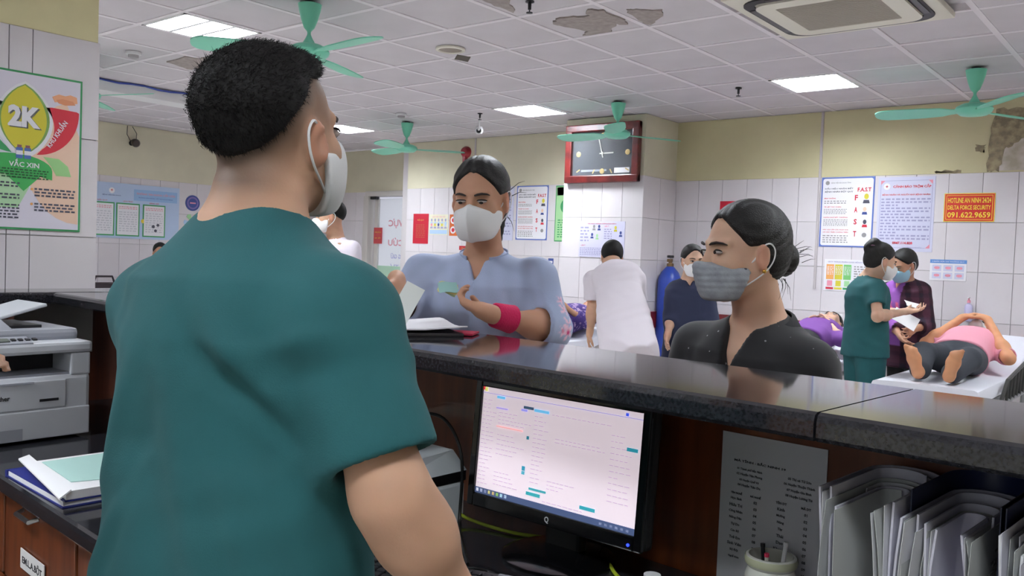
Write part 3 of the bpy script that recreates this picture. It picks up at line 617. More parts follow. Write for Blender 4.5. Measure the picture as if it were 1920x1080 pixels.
# ------------------------------------------------------------------ printed list on the counter panel
ls = tag(MB().box((0, 0, 0), (.21, .297, .0016)).build('printed_list', mat('list_paper', (205, 205, 210), .85), loc=cw(-.235, .3575, .897), rot=(PI / 2, 0, CA)), 'white printed code list hanging on the wood under the granite', 'paper')
INK = mat('ink', (40, 40, 46), .7)
text(ls, 'MÃ TỈNH : BẮC NINH 19', -.025, .098, INK, .105, .0065, .0009, .02)
for k, (a, b) in enumerate([('01 Thành phố Bắc Ninh', '05 Thị xã Từ Sơn'), ('02 Huyện Yên Phong', '06 Huyện Thuận Thành'), ('03 Huyện Quế Võ', '07 Huyện Gia Bình'), ('04 Huyện Tiên Du', '08 Huyện Lương Tài')]):
    text(ls, a, -.045, .082 - k * .0105, INK, None, .0062, .0009); text(ls, b, .055, .082 - k * .0105, INK, None, .0062, .0009)
text(ls, 'TÊN NGHỀ', -.07, .034, INK, None, .0055, .0009, .02); text(ls, 'MÃ NGHỀ', -.03, .034, INK, None, .0055, .0009, .02); text(ls, 'TÊN DT', .022, .034, INK, None, .0055, .0009, .02); text(ls, 'MÃ DT', .07, .034, INK, None, .0055, .0009, .02)
for k, (a, b, c, d) in enumerate([('Học Sinh', '02', 'Kinh', '01'), ('Hưu Trí', '03', 'Mường', '02'), ('Công Nhân', '04', 'Nùng', '03'), ('Nông Dân', '05', 'Tày', '04'), ('Tự Do', '06', 'Thái', '05'), ('Cán Bộ', '07', 'Dao', '06'), ('Trẻ Em', '08', 'Khmer', '07'), ('Sinh Viên', '09', 'Hoa', '08'), ('Bộ Đội', '10', 'Ê Đê', '09'), ('Nghề Khác', '11', 'Mông', '10')]):
    y = .022 - k * .0125
    text(ls, a, -.07, y, INK, None, .0058, .0009); text(ls, b, -.03, y, INK, None, .0052, .0009); text(ls, c, .022, y, INK, None, .0058, .0009); text(ls, d, .07, y, INK, None, .0052, .0009)

# ------------------------------------------------------------------ upright bundles of documents bent into a U on the desk
M_PLILAC = mat('lilac_white_paper', (222, 220, 232), .8); M_PINK_P = mat('print_grey', (150, 148, 150), .8)
def ubend(u0, u1, vf, vb, n=26):
    """plan outline of a sheet bent into a U, open to the staff side"""
    pts = []; r = (u1 - u0) / 2
    for k in range(n + 1):
        t = k / n
        if t < .32: pts.append((u0, vf + (vb - r - vf) * t / .32))
        elif t < .68: a = PI - PI * (t - .32) / .36; pts.append((u0 + r + r * math.cos(a), vb - r + r * math.sin(a)))
        else: pts.append((u1, vb - r - (vb - r - vf) * (t - .68) / .32))
    return pts
def bundle(u0, u1, lab, seed, n=9, cover=True, htop=.30):
    rg = random.Random(seed); t = thing('document_bundle', lab, 'documents', cw((u0 + u1) / 2, .2, DT), CROT, 'upright document bundles under the counter')
    w = u1 - u0
    if cover:
        P_ = ubend(-w / 2, w / 2, -.075, .145); MB().sheet([[(x, y, z) for x, y in P_] for z in (0.0, .15, htop + .012)], .0015).build('folder_cover', mat('navy_folder', (26, 34, 74), .4), t, smooth=True)
    for k in range(n):
        ins = .005 + k * (w * .34 / n); vf = -.10 + rg.uniform(-.018, .03); vb = .140 - k * .011; h = htop - rg.uniform(0, .018) - k * .0035
        P_ = ubend(-w / 2 + ins, w / 2 - ins, vf, vb)
        cut = rg.random()
        if cut < .35: P_ = P_[: int(len(P_) * rg.uniform(.55, .8))]
        elif cut < .6: P_ = P_[int(len(P_) * rg.uniform(.2, .45)):]
        bow = rg.uniform(-.012, .006)
        g = [[(x + bow * math.sin(z / h * PI) * (1 if x < 0 else -1) * (1 if y < .03 else .3), y - .02 * (z / h) * (y < 0), z) for x, y in P_] for z in [h * q / 5 for q in range(6)]]
        sh = MB().sheet(g, .0008 if k % 3 else .003).build('sheet', [M_PAPERG, M_PAPER, M_PLILAC][(k + seed) % 3], t, smooth=True)
        if k in (1, 4):
            pm = MB()
            for q in range(14):
                z = h * (.86 - q * .055)
                for (x, y), (x2, y2) in list(zip(P_[:-1], P_[1:]))[3:16]:
                    if rg.random() < .7:
                        c = Vector(((x + x2) / 2, (y + y2) / 2, z)); d_ = Vector((x2 - x, y2 - y, 0)); a_ = math.atan2(d_.y, d_.x); nn = Vector((d_.y, -d_.x, 0)).normalized() * .0016
                        for sg in (1, -1): pm.box(c + nn * sg, (d_.length * .8, .0006, .0035), RZ(a_))
            if pm.v: pm.build('small_print', M_PINK_P, sh)
    return t
bundle(-.035, .085, 'leftmost bundle of creased grey documents standing under the granite slab', 5, 8, False, .31)
bundle(.09, .205, 'middle bundle of documents curled inside a navy folder', 8, 10)
bundle(.21, .33, 'document bundle in a navy folder at the right frame edge', 13, 10)
bundle(.335, .45, 'document bundle just beyond the right frame edge', 21, 8)

# ------------------------------------------------------------------ papers and booklet on the front counter
paper_m = mat('ledger_paper', (230, 228, 234), .8)
pg = [[((i / 8 - .5) * .30, (j / 8 - .5) * .21, .004 + .016 * max(0, j / 8 - .5) + .004 * math.sin(i * .9)) for i in range(9)] for j in range(9)]
o_ = MB().sheet(pg, .003).build('paper_form', paper_m, smooth=True, loc=(-1.585, 1.545, CT + .008), rot=(0, 0, math.radians(-31))); tag(o_, 'white forms lying open on the granite before the woman in light blue', 'paper')
bk_ = tag(MB().box((0, 0, .004), (.30, .20, .008), bev=.002).build('clipboard', mat('dark_board', (34, 30, 34), .5), loc=(-1.582, 1.537, CT), rot=(0, 0, math.radians(-31))), 'dark clipboard under the white forms on the granite counter', 'clipboard')

# ------------------------------------------------------------------ implicit-surface figures
A = lambda *x: np.array(x, np.float32)
def nrm(a): a = np.asarray(a, np.float32); return a / np.linalg.norm(a)
def smin(a, b, k): h = np.clip(.5 + .5 * (b - a) / k, 0, 1); return b + (a - b) * h - k * h * (1 - h)
def smax(a, b, k): return -smin(-a, -b, k)
def rc(P, a, b, r1, r2):
    a = np.asarray(a, np.float32); b = np.asarray(b, np.float32); ba = b - a; pa = P - a
    t = np.clip(pa @ ba / max(float(ba @ ba), 1e-9), 0, 1)
    return np.linalg.norm(pa - t[:, None] * ba, axis=1) - (r1 + (r2 - r1) * t)
def el(P, c, r, R=None):
    q = P - np.asarray(c, np.float32)
    if R is not None: q = q @ R
    r = np.asarray(r, np.float32); k0 = np.linalg.norm(q / r, axis=1); k1 = np.linalg.norm(q / (r * r), axis=1)
    return k0 * (k0 - 1) / np.maximum(k1, 1e-6)
def rb_(P, c, h, r, R=None):
    q = P - np.asarray(c, np.float32)
    if R is not None: q = q @ R
    d = np.abs(q) - (np.asarray(h, np.float32) - r)
    return np.linalg.norm(np.maximum(d, 0), axis=1) + np.minimum(d.max(1), 0) - r
def chain(P, pts, rs, k=.01):
    d = None
    for i in range(len(pts) - 1):
        e = rc(P, pts[i], pts[i + 1], rs[i], rs[i + 1]); d = e if d is None else smin(d, e, k)
    return d
def surfnet(fn, lo, hi, h):
    """naive surface nets of an implicit function, evaluated only in blocks near the surface"""
    lo = np.asarray(lo, np.float32); hi = np.asarray(hi, np.float32); B = 8
    nb = np.ceil(((hi - lo) / h + 1) / B).astype(int); n = nb * B
    V = np.empty(n, np.float32)
    bi = np.stack(np.meshgrid(*[np.arange(k) for k in nb], indexing='ij'), -1).reshape(-1, 3)
    cen = lo + (bi * B + (B - 1) / 2) * h
    dc = fn(cen.astype(np.float32)); rad = h * B * .87
    V4 = V.reshape(nb[0], B, nb[1], B, nb[2], B).transpose(0, 2, 4, 1, 3, 5)
    V4[bi[:, 0], bi[:, 1], bi[:, 2]] = dc[:, None, None, None]
    act = bi[np.abs(dc) < rad * 1.7 + .012]
    off = np.stack(np.meshgrid(*[np.arange(B)] * 3, indexing='ij'), -1).reshape(-1, 3)
    for s in range(0, len(act), 600):
        a = act[s:s + 600]; p = lo + ((a[:, None, :] * B + off[None]) * h); v = fn(p.reshape(-1, 3).astype(np.float32))
        V4[a[:, 0], a[:, 1], a[:, 2]] = v.reshape(-1, B, B, B)
    V = np.ascontiguousarray(V4.transpose(0, 3, 1, 4, 2, 5)).reshape(n)
    V[0], V[-1], V[:, 0], V[:, -1], V[:, :, 0], V[:, :, -1] = (np.maximum(x, 1e-3) for x in (V[0], V[-1], V[:, 0], V[:, -1], V[:, :, 0], V[:, :, -1]))
    S = V < 0
    cs = np.zeros(n - 1, np.int8)
    for dx in (0, 1):
        for dy in (0, 1):
            for dz in (0, 1): cs += S[dx:n[0] - 1 + dx, dy:n[1] - 1 + dy, dz:n[2] - 1 + dz]
    c = np.argwhere((cs > 0) & (cs < 8)); idx = -np.ones(n - 1, np.int64); idx[c[:, 0], c[:, 1], c[:, 2]] = np.arange(len(c))
    acc = np.zeros((len(c), 3), np.float32); cnt = np.zeros(len(c), np.float32)
    cor = [(i, j, k) for i in (0, 1) for j in (0, 1) for k in (0, 1)]
    val = {q: V[c[:, 0] + q[0], c[:, 1] + q[1], c[:, 2] + q[2]] for q in cor}
    for q in cor:
        for ax in range(3):
            if q[ax] == 0:
                r = list(q); r[ax] = 1; r = tuple(r); a, b = val[q], val[r]; m = (a < 0) != (b < 0)
                t = np.where(m, a / np.where(m, a - b, 1), 0); p = np.tile(np.array(q, np.float32), (len(c), 1)); p[:, ax] = t
                acc[m] += p[m]; cnt[m] += 1
    verts = lo + (c + acc / cnt[:, None]) * h
    quads = []
    for ax in range(3):
        sl0 = [slice(None)] * 3; sl1 = [slice(None)] * 3; sl0[ax] = slice(0, -1); sl1[ax] = slice(1, None)
        s0, s1 = S[tuple(sl0)], S[tuple(sl1)]; e = np.argwhere(s0 != s1)
        u, w = (ax + 1) % 3, (ax + 2) % 3
        e = e[(e[:, u] > 0) & (e[:, w] > 0) & (e[:, u] < n[u] - 1) & (e[:, w] < n[w] - 1)]
        def ix(du, dw): f = e.copy(); f[:, u] -= du; f[:, w] -= dw; return idx[f[:, 0], f[:, 1], f[:, 2]]
        q = np.stack([ix(1, 1), ix(0, 1), ix(0, 0), ix(1, 0)], 1); fl = ~s0[e[:, 0], e[:, 1], e[:, 2]]
        q[fl] = q[fl][:, ::-1]; quads.append(q)
    quads = np.concatenate(quads); quads = quads[(quads >= 0).all(1)]
    return verts, quads
def np_mesh(name, verts, quads, m, parent=None, base=(0, 0, 0), color=None):
    me = bpy.data.meshes.new(name); nv, nq = len(verts), len(quads)
    me.vertices.add(nv); me.vertices.foreach_set('co', (verts - np.asarray(base, np.float32)).astype(np.float32).ravel())
    me.loops.add(nq * 4); me.loops.foreach_set('vertex_index', quads.astype(np.int32).ravel())
    me.polygons.add(nq); me.polygons.foreach_set('loop_start', np.arange(0, nq * 4, 4, dtype=np.int32)); me.polygons.foreach_set('loop_total', np.full(nq, 4, np.int32))
    me.polygons.foreach_set('use_smooth', np.ones(nq, bool)); me.update(); me.validate()
    if color is not None:
        at_ = me.color_attributes.new('tint', 'FLOAT_COLOR', 'POINT'); at_.data.foreach_set('color', np.concatenate([color, np.ones((nv, 1))], 1).astype(np.float32).ravel())
    me.materials.append(m); return link(name, me, parent)
def sdf_obj(name, fn, lo, hi, h, m, parent, base, color=None):
    v, q = surfnet(fn, lo, hi, h)
    return np_mesh(name, v, q, m, parent, base, color(v) if color else None)
def tint_mat(name, rough=.5, sss=0, bump=0, bscale=300, spec=.4, sheen=0):
    m = mat(name, (128, 128, 128), rough, bump=bump, bscale=bscale, sss=sss, spec=spec, sheen=sheen)
    a = m.node_tree.nodes.new('ShaderNodeVertexColor'); a.layer_name = 'tint'; m.node_tree.links.new(a.outputs['Color'], m.node_tree.nodes['Principled BSDF'].inputs['Base Color']); return m
M_SKIN = tint_mat('skin', .6, sss=.12, bump=.06, bscale=260)
M_HAIR = mat('black_hair', (18, 15, 15), .52, var=.25, vscale=30, stretch=(6, 1, 6), bump=.5, bscale=90, spec=.35)
M_HAIRM = mat('black_hair_short', (17, 15, 16), .65, var=.3, vscale=60, bump=.2, bscale=160, spec=.25)
M_EYEW = mat('eye_white', (178, 168, 164), .25); M_IRIS = mat('iris_brown', (34, 22, 16), .12); M_LASH = mat('lash_black', (26, 20, 20), .6); M_BROW = mat('eyebrow', (48, 38, 36), .8)
M_MASK = mat('mask_white', (232, 232, 234), .75, bump=.12, bscale=420)

def frame(f, u):
    f = nrm(f); u = np.asarray(u, np.float32); r = nrm(np.cross(f, u)); u2 = np.cross(r, f); return np.stack([r, f, u2], 1)     # columns right, forward, up
def head_parts(q, male=False):
    cr = el(q, (0, -.018, .030), (.077, .098, .088)); fa = el(q, (0, .026, -.035), (.060, .063, .082)); d = smin(cr, fa, .03)
    ax = q.copy(); ax[:, 0] = np.abs(ax[:, 0])
    d = smin(d, rc(ax, (.050, .0, -.050), (.016, .062, -.098), .020, .019), .03 if male else .035)
    d = smin(d, el(ax, (.036, .058, -.03), (.028, .026, .028)), .02)
    d = smin(d, rc(ax, (.010, .083, .020), (.046, .066, .022), .010, .009), .012)
    d = smin(d, rc(q, (0, .084, .012), (0, .104, -.028), .008, .011), .012)
    d = smin(d, el(ax, (.011, .096, -.034), (.009, .010, .008)), .006)
    d = smin(d, el(q, (0, .088, -.062), (.024, .010, .006)), .008); d = smin(d, el(q, (0, .087, -.073), (.020, .010, .007)), .008)
    d = smax(d, -el(ax, (.032, .101, .0), (.018, .017, .010)), .010)
    Re = frame((.25, 1, .1), (0, -.12, 1))
    ear = el(ax, (.080, -.008, -.012), (.010, .021, .033), Re); ear = smax(ear, -el(ax, (.091, -.003, -.008), (.008, .011, .018)), .006)
    d = smin(d, ear, .008)
    return d
def face_bits(R, c, s, root, base, look=(0, 0), brow=True, wide=1.0):
    """eyes, lash lines and brows as small meshes of the figure"""
    W = lambda x, y, z: tuple(c + R @ (np.array((x, y, z)) * s) - np.asarray(base))
    RM = Matrix([list(map(float, r)) for r in R])
    for sg in (-1, 1):
        e = MB(); n = 12; vs = []
        prof = []
        for k in range(7):
            a = -PI / 2 + PI * k / 6; prof.append((math.cos(a), math.sin(a)))
        m_ = MB(); g = []
        for r, z in prof: g.append((r, z))
        for i, (r, z) in enumerate(g):
            for k in range(n): t = 2 * PI * k / n; vs.append(W(sg * .032 + .0150 * r * math.cos(t), .0835 + .0085 * z, .0005 + .0068 * wide * r * math.sin(t)))
        fs = [(i * n + k, i * n + (k + 1) % n, (i + 1) * n + (k + 1) % n, (i + 1) * n + k) for i in range(6) for k in range(n)]
        m_.add(vs, fs); eo = m_.build('eye', M_EYEW, root, smooth='all')
        ir = MB(); pts = [W(sg * .032 + look[0] + .0066 * math.cos(2 * PI * k / 14), .0927, .0005 + look[1] + .0066 * wide * math.sin(2 * PI * k / 14)) for k in range(14)] ; cb_ = W(sg * .032 + look[0], .0945, look[1])
        ir.add(pts + [cb_], [(k, (k + 1) % 14, 14) for k in range(14)]); ir.build('iris', M_IRIS, eo, smooth='all')
        l = MB(); l.tube([W(sg * (.032 + t * .0165), .0905 - .0045 * t * t - .002, .0015 + .0068 * wide * math.sqrt(max(0, 1 - (t * .95) ** 2)) - .001 * t * sg * 0) for t in (-1, -.7, -.35, 0, .35, .7, 1)], [.0008, .0014, .0018, .002, .002, .0018, .001], 6); l.build('lash_line', M_LASH, eo, smooth=True)
        if brow:
            b = MB(); b.tube([W(sg * x, y, z) for x, y, z in ((.013, .0965, .0185), (.022, .0955, .0215), (.034, .0905, .0235), (.046, .080, .0215), (.053, .071, .0175))], [.0022, .0034, .0034, .0026, .001], 6); b.build('eyebrow', M_BROW, root, smooth=True)
def hand_sdf(P, w, d, n, curl=.35, s=1.0, side=1, spread=.0):
    """palm and five separate fingers; d along the hand, n out of the palm, thumb towards side * (n x d)"""
    d = nrm(d); n = np.asarray(n, np.float32); n = nrm(n - d * (n @ d)); t = np.cross(n, d) * side; w = np.asarray(w, np.float32)
    R = np.stack([t, d, n], 1); k = s
    D = rb_(P, w + d * .048 * k, (.039 * k, .050 * k, .0135 * k), .013 * k, R)
    D = smin(D, rc(P, w - d * .01, w + d * .03 * k, .026 * k, .026 * k), .02)
    for i, (o, L) in enumerate(((.029, .070), (.0098, .078), (-.0098, .072), (-.028, .057))):
        p = w + d * .090 * k + t * o * k; dd = nrm(d + t * spread * (o / .03)); a = 0; r = .0088 * k; last = None
        for j, fr in enumerate((.46, .30, .24)):
            a += curl * (.7, 1.1, .8)[j] * (1 + .12 * i); v = dd * math.cos(a) + n * math.sin(a); p2 = p + v * L * fr * k; e = rc(P, p, p2, r, r * .92); r *= .92
            last = e if last is None else np.minimum(last, e); p = p2
        D = smin(D, last, .005)
    p0 = w + t * .026 * k + d * .025 * k; p1 = p0 + nrm(t * .75 + d * .75 + n * .35) * .045 * k; p2 = p1 + nrm(t * .25 + d + n * .45) * .030 * k; p3 = p2 + nrm(d + n * .6) * .022 * k
    D = smin(D, chain(P, [p0, p1, p2, p3], [.014 * k, .0115 * k, .0105 * k, .009 * k], .004), .010)
    return D
PF = dict(t=[-.30, -.18, -.08, 0, .22, .45, .70, .84, .93, 1.0, 1.06],
          fw=[.05, .13, .165, .168, .148, .130, .143, .150, .115, .062, .03], fd=[.05, .09, .112, .114, .10, .088, .108, .098, .076, .055, .03],
          mw=[.05, .12, .155, .160, .152, .146, .165, .168, .125, .066, .03], md=[.05, .09, .108, .110, .105, .10, .115, .108, .082, .06, .03])
class Fig:
    wall = .016
    """posed human figure: joints in room coordinates -> implicit body"""
    def __init__(s, hip, neck, fwd, head, hf, hu, hs=.95, male=False, size=1.0, arms=None, legs=None, hands=None, nr=None, lean_w=1.0, ears=True):
        f32 = lambda a: np.asarray(a, np.float32)
        s.hip, s.neck, s.head = f32(hip), f32(neck), f32(head); s.male = male; s.size = size; s.hs = hs
        s.R = frame(fwd, s.neck - s.hip); up = nrm(s.neck - s.hip); r = nrm(np.cross(f32(fwd), up)); f = np.cross(up, r); s.R = np.stack([r, f, up], 1); s.T = float(np.linalg.norm(s.neck - s.hip))
        s.HR = frame(hf, hu); s.arms = {k: [f32(x) for x in v] for k, v in arms.items()}; s.hands = hands or {}
        s.legs = legs
        if legs is None:
            s.legs = {}
            for sd, g in (('R', 1), ('L', -1)):
                h = s.hip + s.R[:, 0] * .085 * g * size - s.R[:, 2] * .06; k = h.copy(); k[2] = .46 * size; k += s.R[:, 1] * .01; a = k.copy(); a[2] = .075; a[:2] -= s.R[:2, 1] * .02; s.legs[sd] = [h, k, a]
        else: s.legs = {k: [f32(x) for x in v] for k, v in legs.items()}
        s.nr = nr or (.060 if male else .050)
        p = 'm' if male else 'f'; s.pw = np.array(PF[p + 'w']) * size * .95; s.pd = np.array(PF[p + 'd']) * size; s.pt = np.array(PF['t'])
    def torso(s, P, w=None, d=None, t=None, ease=0, pexp=2.3):
        q = (P - s.hip) @ s.R; z = q[:, 2] / s.T; tt = s.pt if t is None else np.array(t)
        W = np.interp(z, tt, s.pw if w is None else w) + ease; D = np.interp(z, tt, s.pd if d is None else d) + ease
        lat = (np.abs(q[:, 0] / W) ** pexp + np.abs(q[:, 1] / D) ** pexp) ** (1 / pexp)
        d1 = (lat - 1) * np.minimum(W, D) * .9; return smax(d1, np.maximum(tt[0] * s.T - q[:, 2], q[:, 2] - tt[-1] * s.T), .02)
    def q(s, P): return ((P - s.head) @ s.HR) / s.hs
    def body(s, P, far=False):
        sz = s.size; d = s.torso(P)
        nb = s.neck - s.R[:, 2] * .02; nt_ = s.head + s.HR @ A(0, -.025, -.05) * s.hs
        d = smin(d, rc(P, nb, nt_, s.nr * 1.08, s.nr), .035)
        for sd in 'RL':
            a = s.arms[sd]; ar = (.050, .041, .028) if s.male else (.041, .033, .023)
            d = smin(d, chain(P, [s.neck - s.R[:, 2] * .06, a[0] - s.R[:, 2] * .006], [.040 * sz, .044 * sz]), .03)
            d = smin(d, chain(P, a, [ar[0] * sz, ar[1] * sz, ar[2] * sz], .03), .02)
            m = a[1] * .72 + a[2] * .28; d = smin(d, el(P, m, ((.040 if s.male else .031) * sz,) * 3), .05)
            hp = s.hands.get(sd)
            dirv = nrm(a[2] - a[1]); 
            if hp is None: hp = dict(d=dirv, n=s.R[:, 0] * (-1 if sd == 'R' else 1))
            d = smin(d, hand_sdf(P, a[2], hp['d'], hp['n'], hp.get('curl', .3), .95 * sz * (1 if s.male else .92), hp.get('side', 1 if sd == 'R' else -1), hp.get('spread', 0)), .012)
            l = s.legs[sd]; d = smin(d, chain(P, l, [.082 * sz, .054 * sz, .036 * sz], .02), .03)
            m = l[1] * .68 + l[2] * .32 - s.R[:, 1] * .012; d = smin(d, el(P, m, (.054 * sz,) * 3), .04)
            if far is not True: d = smin(d, s.foot(P, sd), .015)
        d = smin(d, head_parts(s.q(P), s.male) * s.hs, .02)
        return d
    def foot(s, P, sd, grow=0):
        a = s.legs[sd][2]; f = s.R[:, 1].copy() if not hasattr(s, 'footdir') else s.footdir[sd]; u = A(0, 0, 1) if not hasattr(s, 'footdir') else nrm(s.legs[sd][2] - s.legs[sd][1]) * -1
        f = nrm(f); dn = -u * .045
        return smin(rc(P, a - f * .03 + dn * .9, a + f * .10 + dn, .030 + grow, .028 + grow), rc(P, a + f * .08 + dn * 1.1, a + f * .165 + dn * 1.35, .034 + grow, .022 + grow), .02)
    def bounds(s, pad=.02):
        pts = [s.hip, s.neck, s.head] + [x for v in s.arms.values() for x in v] + [x for v in s.legs.values() for x in v]; p = np.array(pts)
        return p.min(0) - .20 - pad, p.max(0) + .20 + pad
    def sleeve(s, P, sd, frac, r0, r1, open_r, k=.03, ease=0):
        """sleeve around the upper arm (and forearm when frac > 1), hollow at the cuff"""
        a = s.arms[sd]
        if frac <= 1: e = a[0] + (a[1] - a[0]) * frac; pts = [a[0], e]; rs = [r0, r1]; dirv = nrm(a[1] - a[0])
        else: e = a[1] + (a[2] - a[1]) * (frac - 1); pts = [a[0], a[1], e]; rs = [r0, (r0 + r1) / 2, r1]; dirv = nrm(a[2] - a[1])
        d = chain(P, pts, rs, .02); d = smax(d, (P - e) @ dirv - .0, .006)
        return d, e, dirv
    def shirt(self, P, ease=.015, w=None, dd=None, t=None, hem=-.3, sl=.6, sr0=.066, sr1=.062, neck_r=.075, neck_drop=.0, shk=.045, vneck=0, pexp=2.4, vs=.42):
        s = self; d = s.torso(P, w, dd, t, ease, pexp)
        for sd in 'RL':
            d = smin(d, chain(P, [s.neck - s.R[:, 2] * .055, s.arms[sd][0]], [.050 * s.size, max(sr0 * .96, .054)], .02), .035)
        cuts = []
        for sd in 'RL':
            e_, c, dv = s.sleeve(P, sd, sl, sr0, sr1, 0); d = smin(d, e_, shk); cuts.append((c, dv))
        q = (P - s.hip) @ s.R; d = smax(d, hem * s.T - q[:, 2], .006)
        for c, dv in cuts: d = smax(d, -rc(P, c - dv * .03, c + dv * .12, sr1 - self.wall, sr1 - self.wall + .003), .006)
        # neck opening
        nb = s.neck - s.R[:, 2] * .03; nt_ = s.head + s.HR @ A(0, -.025, -.05) * s.hs; up = nrm(nt_ - nb)
        d = smax(d, -rc(P, nb + s.R[:, 1] * neck_drop * .6, nb + up * .25 + s.R[:, 1] * .03, neck_r, neck_r * 1.1), .008)
        if vneck:
            z = q[:, 2]; x = q[:, 0]; vd = np.abs(x) - np.maximum(0, (z - (s.T * 1.0 - vneck))) * vs; vd = np.maximum(vd, -(q[:, 1] - .0)); vd = np.maximum(vd, s.T * 1.0 - vneck - z); d = smax(d, -np.where(vd < .05, vd, .05), .006)
        return d
    def pants(s, P, ease=.014, to=1.0, r=(.092, .068, .060)):
        d = s.torso(P, None, None, None, ease, 2.3); q = (P - s.hip) @ s.R; d = smax(d, q[:, 2] - .12, .01)
        for sd in 'RL':
            l = s.legs[sd]; d = smin(d, chain(P, [l[0], l[1], l[2] + (l[1] - l[2]) * (1 - to)], [r[0] * s.size, r[1] * s.size, r[2] * s.size], .02), .03)
        return d
def folds(q, segs):
    """cloth creases: ridges (+) and valleys (-) along segments given in a 2-D chart"""
    o = np.zeros(len(q), np.float32)
    for (x0, y0, x1, y1, amp, wd) in segs:
        a = A(x0, y0); b = A(x1, y1); ba = b - a; pa = q - a; t = np.clip(pa @ ba / float(ba @ ba), 0, 1); dist = np.linalg.norm(pa - t[:, None] * ba, axis=1)
        o += amp * np.exp(-(dist / wd) ** 2) * np.sin(PI * np.clip(t * .8 + .1, 0, 1))
    return o
SK_M = np.array(lin((192, 150, 124))); SK_F1 = np.array(lin((188, 142, 116))); SK_F2 = np.array(lin((208, 168, 144)))
def hair_line(q): return np.where(q[:, 1] < 0, -.056 + (q[:, 1] + .11) * 1.14, .0694 + q[:, 1] * .25)
def skin_color(fig, base_c, stubble=False, lips=True):
    def fn(v):
        c = np.tile(base_c, (len(v), 1)); q = fig.q(v)
        rng = np.sin(v[:, 0] * 61 + 3 * np.sin(v[:, 2] * 37)) * np.sin(v[:, 1] * 53 + v[:, 2] * 47) ; c *= (1 + .05 * rng)[:, None]
        ear = np.clip((np.abs(q[:, 0]) - .076) / .008, 0, 1) * (np.abs(q[:, 2]) < .06) * (np.abs(q[:, 1]) < .05); c = c * (1 - ear[:, None] * .25 * np.array([0, .6, .6]))
        l = np.exp(-(((q[:, 0] / .024) ** 2 + ((q[:, 2] + .067) / .010) ** 2 + ((q[:, 1] - .09) / .02) ** 2))); c = c * (1 - .5 * l[:, None]) + .5 * l[:, None] * np.array(lin((160, 80, 78)))
        if stubble:
            zl = q[:, 2] - hair_line(q); f = np.clip(1 + zl / .085, 0, 1) * (q[:, 1] < .062 - .3 * np.maximum(0, -.0 - q[:, 2])) * np.clip((.068 - q[:, 1]) / .02, 0, 1) * (q[:, 2] > -.10)
            f = f * np.clip((q[:, 2] + .10) / .04, 0, 1) * (1 - ear); f = f ** 1.05 * .82
            c = c * (1 - f[:, None]) + f[:, None] * np.array(lin((44, 40, 36)))
        return c
    return fn
def strands(name, verts, quads, sel, dirf, n, L, r, m, parent, base, seed=1):
    """short hair strands standing on a hair surface"""
    rg = np.random.RandomState(seed); v = verts; fn_ = np.zeros_like(v); e1 = v[quads[:, 1]] - v[quads[:, 0]]; e2 = v[quads[:, 3]] - v[quads[:, 0]]; fnr = np.cross(e1, e2)
    for k in range(4): np.add.at(fn_, quads[:, k], fnr)
    fn_ /= np.maximum(np.linalg.norm(fn_, axis=1), 1e-9)[:, None]
    id_ = np.where(sel(v))[0]; id_ = rg.choice(id_, n); p = v[id_] + rg.normal(0, .002, (n, 3)); d = dirf(v[id_], fn_[id_]) + rg.normal(0, .22, (n, 3)); d /= np.linalg.norm(d, axis=1)[:, None]
    l = L * rg.uniform(.6, 1.25, n)[:, None]; t = np.cross(d, rg.normal(0, 1, (n, 3))); t /= np.linalg.norm(t, axis=1)[:, None]; b = np.cross(d, t)
    P0 = p - d * .004 + t * r; P1 = p - d * .004 - t * r * .5 + b * r * .87; P2 = p - d * .004 - t * r * .5 - b * r * .87; P3 = p + d * l
    V = np.stack([P0, P1, P2, P3], 1).reshape(-1, 3); k = np.arange(n)[:, None] * 4
    F = np.concatenate([k + [[0, 1, 3]], k + [[1, 2, 3]], k + [[2, 0, 3]]])
    me = bpy.data.meshes.new(name); me.from_pydata((V - np.asarray(base)).tolist(), [], F.tolist()); me.materials.append(m); o = link(name, me, parent); o['kind'] = 'stuff'; return o
def mask_sdf(q, hs, puff=.0, top=-.006, slope=.30, side=.020, bot=-.118):
    ax = q.copy(); ax[:, 0] = np.abs(ax[:, 0])
    d = smin(el(q, (0, .026, -.040), (.063, .066, .080)), rc(ax, (.044, .0, -.055), (.014, .060, -.098), .024, .024), .04)
    d = smin(d, rc(q, (0, .082, .008), (0, .105, -.030), .010, .016), .03); d = smin(d, el(q, (0, .072 + puff * .6, -.058), (.040, .046 + puff, .050)), .04) - .006
    d = smax(d, q[:, 2] - (top - slope * np.abs(q[:, 0])), .004); d = smax(d, bot - q[:, 2], .01)
    d = smax(d, (side + .25 * np.maximum(0, -q[:, 2] - .05)) - q[:, 1], .004)
    return d * hs
